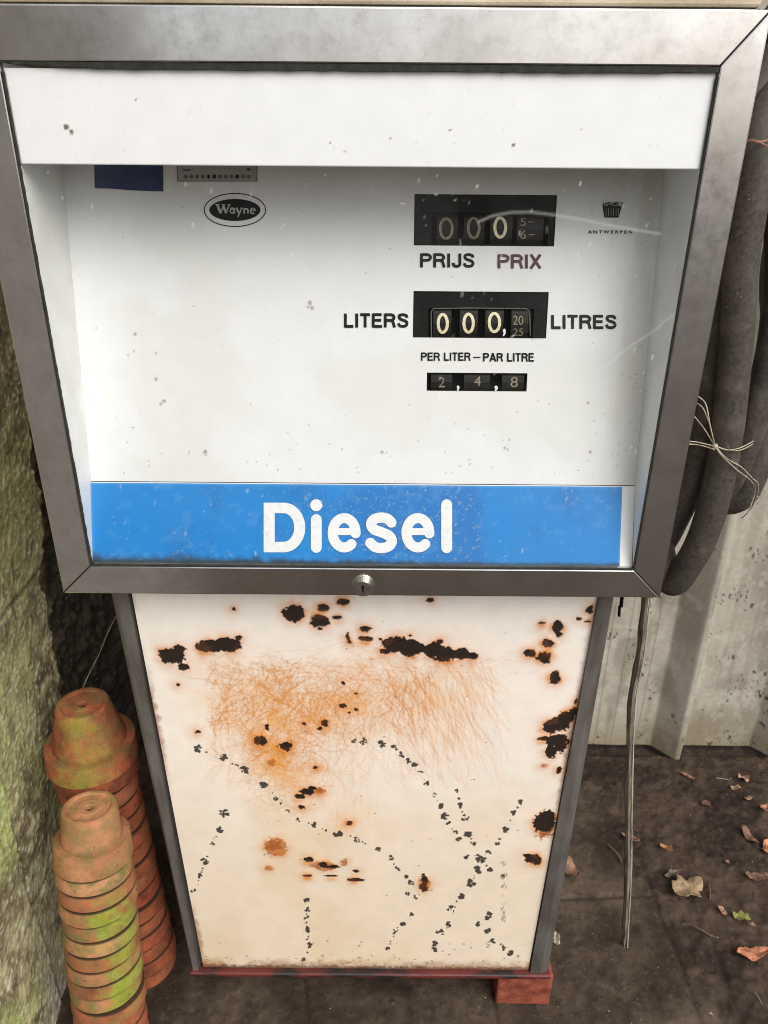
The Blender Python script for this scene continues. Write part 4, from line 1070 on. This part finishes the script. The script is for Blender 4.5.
# ---- hose hanger on the side and the dark strap end under the head
hg = bmesh.new(); tube_bm([(HX1 - .002, .20, 1.60), (HX1 + .06, .20, 1.60), (HX1 + .135, .20, 1.605), (HX1 + .15, .20, 1.635)], .011, 10, hg)
pp(from_bm("hose_hanger", hg, MAT['trim'], smooth_=True))
sb = bmesh.new()
p0 = atY(622.5, 592, .16); p1 = atY(621, 606, .16); p2 = atY(619, 616, .16)
tube_bm([p0, p1], .0055, 6, sb, flat=.4); tube_bm([p1 + np.array([-.002, 0, -.001]), p2], .0042, 6, sb, flat=.4)
pp(from_bm("strap_end", sb, MAT['black']))

# ------------------------------------------------------------------ HOSE coil, twine
def A_(px, py, Y): return atY(px, py, Y)
hose_pts = [(.53, .16, 1.30), (.532, .12, 1.50)]
over = lambda x: [(x, .115, 1.585), (x - .004, .15, 1.632), (x - .006, .20, 1.648), (x - .004, .25, 1.632), (x, .285, 1.585)]
HP = []
# first turn (outermost in view)
tA = [A_(762, 120, .105), A_(752, 190, .10), A_(741, 265, .10), A_(735.5, 350, .10), A_(726, 440, .10), A_(711, 512, .105), A_(692, 558, .115), A_(668, 579, .14)]
upA = [(.402, .19, 1.045), (.408, .245, 1.12), (.412, .28, 1.25), (.42, .295, 1.42)]
tB = [A_(738, 130, .13), A_(724, 260, .135), A_(714.5, 350, .135), A_(707, 420, .14), A_(694, 470, .145), A_(678, 512, .155), A_(657, 538, .18)]
upB = [(.402, .225, 1.13), (.41, .262, 1.2), (.42, .27, 1.32), (.44, .27, 1.45)]
tC = [A_(790, 150, .15), A_(779, 300, .15), A_(768, 370, .15), A_(750, 430, .15), A_(728, 480, .16), A_(706, 505, .185)]
path = tA + upA + [(.455, .28, 1.56), (.472, .24, 1.635), (.474, .20, 1.648), (.468, .16, 1.625)] + tB + upB + [(.475, .26, 1.57), (.50, .225, 1.64), (.512, .19, 1.645), (.53, .165, 1.6)] + tC
start = [(.465, .285, 1.46), (.482, .27, 1.58), (.492, .235, 1.64), (.498, .19, 1.648), (.50, .145, 1.615)]
HPATH = catmull(start + path, 14)
hb_ = tube_bm(HPATH, .0205, 16)
hose = from_bm("fuel_hose", hb_, MAT['hose'], smooth_=True)
tag(hose, "thick dusty black fuel hose hung in loops at the pump's side", "hose")
# the hose's loose end: a thick blunt sleeve turning up behind the loops
end_path = catmull([(.505, .17, 1.652), (.528, .20, 1.645), (.545, .225, 1.56), A_(781, 250, .232), A_(778, 330, .23), A_(772, 400, .225), A_(762, 440, .215), A_(753, 470, .21), A_(739, 496, .215), A_(720, 496, .235), A_(702, 465, .25)], 10)
eb = tube_bm(end_path, .0235, 16)
o = from_bm("hose_sleeve", eb, MAT['hose'], smooth_=True); o.parent = hose
# thin dead vine scraps along the hose
tw = bmesh.new()
def thread(pts, r=.00085, per=8): tube_bm(catmull(pts, per), r, 6, tw)
K = A_(715, 446, .066)
for dx, dz in ((0, 0), (.004, -.004)):
    thread([A_(680, 441, .07) + np.array([dx, 0, dz]), A_(696, 442, .07) + np.array([dx, 0, dz]), K + np.array([0, -.002, dz])])
    thread([K, A_(728, 450, .070 + dx), A_(742, 447, .085) + np.array([0, 0, dz]), A_(757, 438, .15) + np.array([0, 0, dz]), A_(766, 425, .2)])
thread([A_(690, 392, .09), A_(699, 397, .078), A_(706, 405, .074), A_(710, 425, .068), K])
thread([A_(692, 401, .09), A_(702, 407, .076), A_(708, 420, .072), A_(712, 434, .066), K])
thread([A_(694, 416, .085), A_(703, 427, .076), A_(710, 438, .068), K])
thread([K, A_(726, 458, .070), A_(741, 467, .085), A_(752, 478, .10), A_(758, 484, .11), A_(757, 496, .12), A_(750, 510, .13), A_(742, 518, .14)])
thread([K, A_(722, 456, .068), A_(737, 470, .082), A_(750, 480, .10), A_(755, 490, .12), A_(751, 505, .12), A_(747, 514, .12)])
thread([A_(757, 496, .12), A_(760, 498, .12), A_(761, 493, .12)], .0006)
box_ = bmesh.ops.create_icosphere(tw, subdivisions=2, radius=.0036, matrix=Matrix.Translation(Vector(K)))
twine = from_bm("twine", tw, MAT['twine'], smooth_=True)
tag(twine, "pale knotted twine tied round the black hose", "twine")
tg = bmesh.new(); tube_bm(catmull([A_(744, 142, .075), A_(752, 140.5, .07), A_(760, 142, .07), A_(772, 139, .075)], 6), .0014, 6, tg); tube_bm(catmull([A_(757, 141.5, .07), A_(763, 144, .07), A_(769, 147, .07)], 5), .0009, 6, tg)
tag(from_bm("dry_twig", tg, M('pink_twig', S(160, 116, 94), S(112, 76, 60), rough=.9, vscale=60)), "pinkish dry twig lying across the hose beside the frame corner", "twig")

# ------------------------------------------------------------------ STICK
g0 = atZ(624, 946, 0.0); g1 = atY(631.5, 700, .185); g2 = atY(644, 610, .17); g3 = atY(650, 540, .16)
sp_ = catmull([g0 + np.array([0, 0, -.004]), lerp(g0, g1, .33) + np.array([.002, 0, 0]), lerp(g0, g1, .7) + np.array([-.001, .002, 0]), g1, lerp(g1, g2, .5) + np.array([.0025, 0, 0]), g2, g3], 8)
sbm = bmesh.new(); wv = [.0080 + .0011 * math.sin(i * .9) + .0006 * random.random() for i in range(len(sp_))]; wv[0] = .004; wv[1] = .0050
tube_bm(sp_, wv, 7, sbm, flat=.62, wob=.10)
stick = from_bm("wooden_stick", sbm, MAT['stick'])
tag(stick, "thin grey wooden stick stuck in the soil beside the pump", "stick")
eb = bmesh.new(); tube_bm(sp_[:-6] + np.array([.0070, -.0028, 0]), .0016, 5, eb, wob=.7)
o = from_bm("split_edge", eb, MAT['stick_pale']); o.parent = stick

# ------------------------------------------------------------------ BRICKS
def brick(x0, x1, y0, y1, h, label, rz=0):
    bm = box_bm(x0, x1, y0, y1, 0, h, bev=.006, seg=3)
    bmesh.ops.subdivide_edges(bm, edges=[e for e in bm.edges if e.calc_length() > .03], cuts=9, use_grid_fill=True)
    for v in bm.verts:
        n = fbm(np.array([v.co.x * 60 + v.co.y * 31]), np.array([v.co.z * 60 + v.co.y * 47]), 3, 3)[0] - .5
        v.co += Vector((v.co.x - (x0 + x1) / 2, v.co.y - (y0 + y1) / 2, 0)).normalized() * n * .005
        if v.co.z > .05: v.co.z += -abs(n) * .003
    o = from_bm("red_brick", bm, MAT['brick']); tag(o, label, "brick", "bricks propping up the pump"); return o
brick(.2225, .327, .058, .26, .0905, "red brick propping up the pump's right front corner")
brick(-.33, -.226, .17, .37, .0905, "red brick hidden under the pump's left side")

# ------------------------------------------------------------------ POTS
def pot_mesh(R, H, rb, rim, seed, chip=0.0, ledge=.0118):
    r_ = random.Random(seed)
    t = .006
    prof = [(R - t - .004, .002), (R - t, .0), (R - .0008, .0), (R, .0006), (R + .0002, .0016), (R - .0014, rim * .5), (R - .0030, rim - .0012), (R - .0038, rim - .0003), (R - .0048, rim), (R - ledge, rim + .0004),
            (lerp(R - ledge - .0007, rb, .33), lerp(rim, H, .33)), (lerp(R - ledge - .0007, rb, .66), lerp(rim, H, .66)), (lerp(R - ledge - .0007, rb, .94), H - .005), (rb - .0015, H - .001), (rb - .005, H), (rb * .80, H - .0006), (rb * .74, H - .003),
            (rb * .45, H - .003), (rb * .40, H - .0022), (.0085, H - .0030), (.0065, H - .005), (.0062, H - .012), (rb - .006, H - .012), (lerp(R - .016, rb - .006, .5), lerp(rim, H, .5)), (R - t - .004, .002)]
    bm = lathe_bm(prof, 56)
    bmesh.ops.remove_doubles(bm, verts=bm.verts, dist=1e-6)
    a0 = r_.uniform(0, 6.28); ex = r_.uniform(.002, .009)
    for v in bm.verts:
        th = math.atan2(v.co.y, v.co.x); q = 1 + ex * math.cos(2 * (th - a0))
        n = fbm(np.array([math.cos(th) * 2.2 + seed]), np.array([math.sin(th) * 2.2 + v.co.z * 30]), seed % 20, 3)[0] - .5
        v.co.x *= q * (1 + .006 * n); v.co.y *= q * (1 + .006 * n)
        v.co.z += .0008 * n * (1 if v.co.z < rim * 1.2 else .5)
        if chip and v.co.z > H - .014 and abs(v.co.x) + abs(v.co.y) > rb * .7:
            k = fbm(np.array([math.cos(th) * 3 + 5.0]), np.array([math.sin(th) * 3 + seed]), 4, 3)[0]
            v.co.z -= chip * max(0, k - .42) * 5
    return bm
def add_pot(loc, axisv, R, H, rb, rim, seed, label, group, bloom, film, algae, adir, chip=0, ledge=.0118):
    o = from_bm("terracotta_pot", pot_mesh(R, H, rb, rim, seed, chip, ledge), MAT['pot'], smooth_=False)
    me = o.data
    for p in me.polygons: p.use_smooth = True
    me.set_sharp_from_angle(angle=math.radians(20))
    q = Vector((0, 0, 1)).rotation_difference(Vector(axisv).normalized())
    o.rotation_mode = 'QUATERNION'; o.rotation_quaternion = q; o.location = loc
    o['bloom'] = float(bloom); o['film'] = float(film); o['algae'] = float(algae)
    o['rim'] = float(rim); o['soil'] = .2 if ('topmost' in label) else .9  # rim height, and strength of the shade line painted at the ledge
    o['algae_dir'] = [float(c) for c in adir]
    tag(o, label, "flower pot", group); return o
ORD = ["topmost", "second", "third", "fourth", "fifth", "sixth", "seventh", "eighth", "ninth", "tenth", "eleventh", "twelfth", "thirteenth", "fourteenth", "fifteenth", "sixteenth", "seventeenth"]
GRP = "upturned terracotta flower pots stacked by the wall"
fb = np.array([-.480, -.045, 0.0]); ft = np.array([-.470, .020, .46]); fax = (ft - fb) / np.linalg.norm(ft - fb)
NF = 16; FS = .0303
LOOK = {0: "bleached", 1: "greyish", 2: "orange patched", 3: "bright green streaked", 4: "green sided", 5: "olive stained", 6: "green sided", 7: "buff", 8: "green sided", 9: "olive stained", 10: "plain orange"}
for i in range(NF):
    k = NF - 1 - i
    jit = np.array([random.uniform(-.0014, .0014), random.uniform(-.0014, .0014), 0])
    ax = fax + np.array([random.uniform(-.024, .024), random.uniform(-.024, .024), 0])
    al = [0, 0, .35, 1, 1, .9, .85, .9, 1, 1, .3, 0, 0, 0, 0, 0][k]
    look = LOOK.get(k, "plain orange")
    lab = ("topmost pot of the front stack, bleached pale with a grey green tint" if k == 0 else
           f"{look} terracotta pot, {ORD[k]} from the top of the front stack")
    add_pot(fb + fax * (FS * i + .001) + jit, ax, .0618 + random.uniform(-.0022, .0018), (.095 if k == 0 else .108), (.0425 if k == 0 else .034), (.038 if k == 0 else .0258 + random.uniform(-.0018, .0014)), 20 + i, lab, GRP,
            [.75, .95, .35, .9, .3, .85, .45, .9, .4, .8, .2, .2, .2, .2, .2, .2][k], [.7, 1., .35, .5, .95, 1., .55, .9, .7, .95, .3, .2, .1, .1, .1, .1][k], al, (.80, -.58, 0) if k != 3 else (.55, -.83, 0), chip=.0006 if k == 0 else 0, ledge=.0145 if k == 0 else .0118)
rb0 = np.array([-.482, .143, 0.0]); NR = 14
for i in range(NR):
    k = NR - 1 - i + 2
    jit = np.array([random.uniform(-.0018, .0018), random.uniform(-.0018, .0018), 0])
    ax = (random.uniform(-.02, .02), random.uniform(-.02, .02), 1)
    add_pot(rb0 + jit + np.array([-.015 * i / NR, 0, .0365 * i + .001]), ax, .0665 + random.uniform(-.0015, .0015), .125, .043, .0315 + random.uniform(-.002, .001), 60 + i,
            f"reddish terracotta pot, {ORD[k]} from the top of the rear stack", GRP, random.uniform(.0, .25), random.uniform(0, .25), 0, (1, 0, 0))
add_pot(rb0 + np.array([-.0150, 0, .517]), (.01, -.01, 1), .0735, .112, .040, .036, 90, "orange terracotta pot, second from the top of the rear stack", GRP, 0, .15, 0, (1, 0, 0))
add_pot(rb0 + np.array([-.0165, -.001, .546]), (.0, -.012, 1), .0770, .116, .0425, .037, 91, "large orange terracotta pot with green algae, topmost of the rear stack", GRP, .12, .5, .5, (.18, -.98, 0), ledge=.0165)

# ------------------------------------------------------------------ dry stem in the dark corner
ds = bmesh.new(); tube_bm(catmull([atY(117, 615, .30), atY(108, 632, .29), atY(100, 652, .28), atY(90, 672, .27), atY(81, 692, .26), atY(74, 712, .255)], 6), .0011, 6, ds)
tag(from_bm("dry_stalk", ds, MAT['stem']), "thin dry stem leaning in the dark gap behind the pots", "stem")

# ------------------------------------------------------------------ LEAVES, TWIGS, GRIT
def leaf(px, py, L, Wd, rot, col, label, curl=.35, lobes=0, lift=.004, fold=.3, seed=1):
    r_ = random.Random(seed); n, m = 22, 13
    P = np.zeros((n, m, 3))
    for i in range(n):
        t = i / (n - 1)
        w = math.sin(math.pi * min(1, t * .97 + .015)) ** .75 * (1 - .25 * t)
        if lobes: w *= .62 + .38 * abs(math.sin(math.pi * lobes * t + .5))
        w *= 1 + .12 * r_.uniform(-1, 1)
        for j in range(m):
            s = (j / (m - 1)) * 2 - 1
            P[i, j] = ((t - .5) * L, s * w * Wd / 2, 0)
    nx = fbm(P[..., 0] * 55 + seed * 3.1, P[..., 1] * 55 + seed, seed % 20, 3) - .5
    P[..., 2] = lift + curl * (P[..., 0] ** 2 / L * 1.6) + fold * np.abs(P[..., 1]) * (1 + 1.4 * np.sin(P[..., 0] / L * 5 + seed)) + nx * .016
    ca, sa = math.cos(rot), math.sin(rot)
    x, y = P[..., 0] * ca - P[..., 1] * sa, P[..., 0] * sa + P[..., 1] * ca
    P[..., 0], P[..., 1] = x, y
    P[..., 2] -= P[..., 2].min() - .001
    c = atZ(px, py, .004)
    o = grid_mesh("dead_leaf", P, MAT['leaf'])
    so = o.modifiers.new("thickness", 'SOLIDIFY'); so.thickness = .0006
    o.location = c; cc = S(*col) * np.array([.95, 1.0, .82]); g_ = cc.mean(); o.color = (*((cc * .78 + g_ * .22) * .82), 1)
    tag(o, label, "leaf", "dead leaves scattered on the soil"); return o
leaf(687, 890, .084, .076, .5, (180, 144, 104), "large pale tan lobed dead leaf, right of the stick", lobes=2.5, curl=.3, fold=.2, seed=3)
leaf(752, 955, .072, .034, .12, (226, 132, 76), "long orange curled dead leaf at the lower right", curl=.3, fold=.5, seed=5)
leaf(741, 918, .038, .030, -.4, (164, 158, 62), "yellow green dead leaf on the soil", lobes=3, seed=7)
leaf(751, 925, .014, .010, -.5, (190, 130, 110), "small brown scrap beside the yellow green leaf", seed=8)
leaf(722, 912, .024, .016, -1.0, (196, 132, 112), "small pink brown leaf left of the yellow green leaf", seed=9)
leaf(571, 872, .058, .034, 1.9, (168, 120, 88), "brown curled leaf against the pump's right edge", curl=.7, fold=.6, seed=11)
leaf(666, 850, .034, .018, -.95, (228, 150, 90), "light orange curled leaf right of the stick's middle", curl=.6, fold=.6, seed=13)
leaf(630, 840, .044, .020, -.55, (156, 96, 72), "reddish brown leaf lying behind the stick", curl=.5, fold=.4, seed=15)
leaf(749, 838, .052, .024, -1.15, (150, 98, 78), "dark brown leaf standing on edge near the right border", curl=.4, fold=.7, seed=17)
leaf(767, 848, .046, .030, 1.0, (226, 138, 76), "bright orange leaf cut off by the right border", lobes=2, curl=.5, seed=19)
leaf(765, 810, .036, .028, .7, (206, 134, 92), "tan orange leaf at the right border, below the fence", curl=.5, seed=21)
leaf(743, 780, .034, .032, .3, (196, 138, 110), "crumpled pink tan leaf nearest the fence foot", lobes=3, curl=.6, fold=.6, seed=23)
leaf(735, 789, .026, .022, -.4, (206, 164, 124), "small tan leaf in front of the crumpled leaf by the fence", lobes=2, seed=25)
leaf(687, 777, .036, .014, -.6, (168, 104, 84), "thin reddish leaf in front of the fence rib", curl=.4, seed=27)
leaf(706, 804, .028, .024, .4, (128, 80, 66), "flat dull red leaf half sunk in soil", lobes=2, lift=.0, fold=.1, curl=.1, seed=29)
leaf(757, 878, .056, .030, -.1, (146, 100, 82), "broken brown leaf at the right, above the yellow green leaf", lobes=3, fold=.3, seed=31)
leaf(672, 876, .044, .018, .3, (134, 118, 88), "shrivelled grey brown leaf behind the large tan leaf", lobes=3, fold=.7, curl=.6, seed=33)
leaf(727, 863, .018, .012, .8, (170, 116, 98), "tiny pink brown leaf scrap in the open soil", seed=35)
leaf(748, 799, .024, .016, .2, (186, 136, 110), "small pale leaf scrap behind the right border leaves", lobes=2, seed=37)
leaf(556, 940, .030, .020, 1.5, (188, 178, 158), "pale torn leaf scrap by the pump's bottom corner", lobes=2, curl=.6, fold=.6, seed=39)
def twig(pts, r, label, name="twig", m='twig'):
    bm = bmesh.new(); P = [atZ(x, y, .004 + h) for x, y, h in pts]; c = P[0].copy()
    tube_bm(catmull(P, 6), r, 6, bm, wob=.2); o = from_bm(name, bm, MAT[m])
    tag(o, label, "twig", "twigs lying on the soil")
twig([(682, 924, .0), (690, 924.5, .004), (700, 929, .006), (710, 935, .004), (716, 937, .002)], .0013, "fine pale twig lying below the large tan leaf")
twig([(709.5, 881, .004), (710, 890, .004), (710.5, 899, .002)], .0015, "short straight twig right of the large tan leaf")
twig([(608, 845, .002), (614, 850, .006), (619, 856, .004), (622, 862, .004)], .0017, "short grey twig at the left of the stick")
twig([(716, 778, .003), (722, 778.5, .004), (729, 780, .003)], .0014, "short pale twig lying near the fence foot", m='stem')
twig([(755, 992, .002), (759, 998, .004), (762, 1004, .003)], .001, "thin pale twig at the bottom right corner", m='stem')
grit = bmesh.new()
for _ in range(210):
    z = random.random()
    if z < .35: px, py = random.uniform(560, 768), random.uniform(760, 1024)
    elif z < .60: px, py = random.gauss(625, 28), random.gauss(975, 28)
    elif z < .75: px, py = random.gauss(725, 26), random.gauss(785, 16)
    else: px, py = random.uniform(160, 640), random.uniform(978, 1040)
    if py < 760: continue
    c = atZ(px, py, .002); s = random.uniform(.0004, .0013) * (2.0 if random.random() < .07 else 1)
    if abs(c[0]) > 1.25 or not (-.2 < c[1] < .75): continue
    vs = [grit.verts.new(c + np.array([random.gauss(0, s), random.gauss(0, s), random.uniform(0, s * 1.5)])) for _ in range(4)]
    for f in ((0, 1, 2), (0, 2, 3), (0, 3, 1), (1, 3, 2)): grit.faces.new([vs[i] for i in f])
tag(from_bm("grit", grit, MAT['grit']), "pale grit and crumbs strewn on the soil", "grit", kind="stuff")
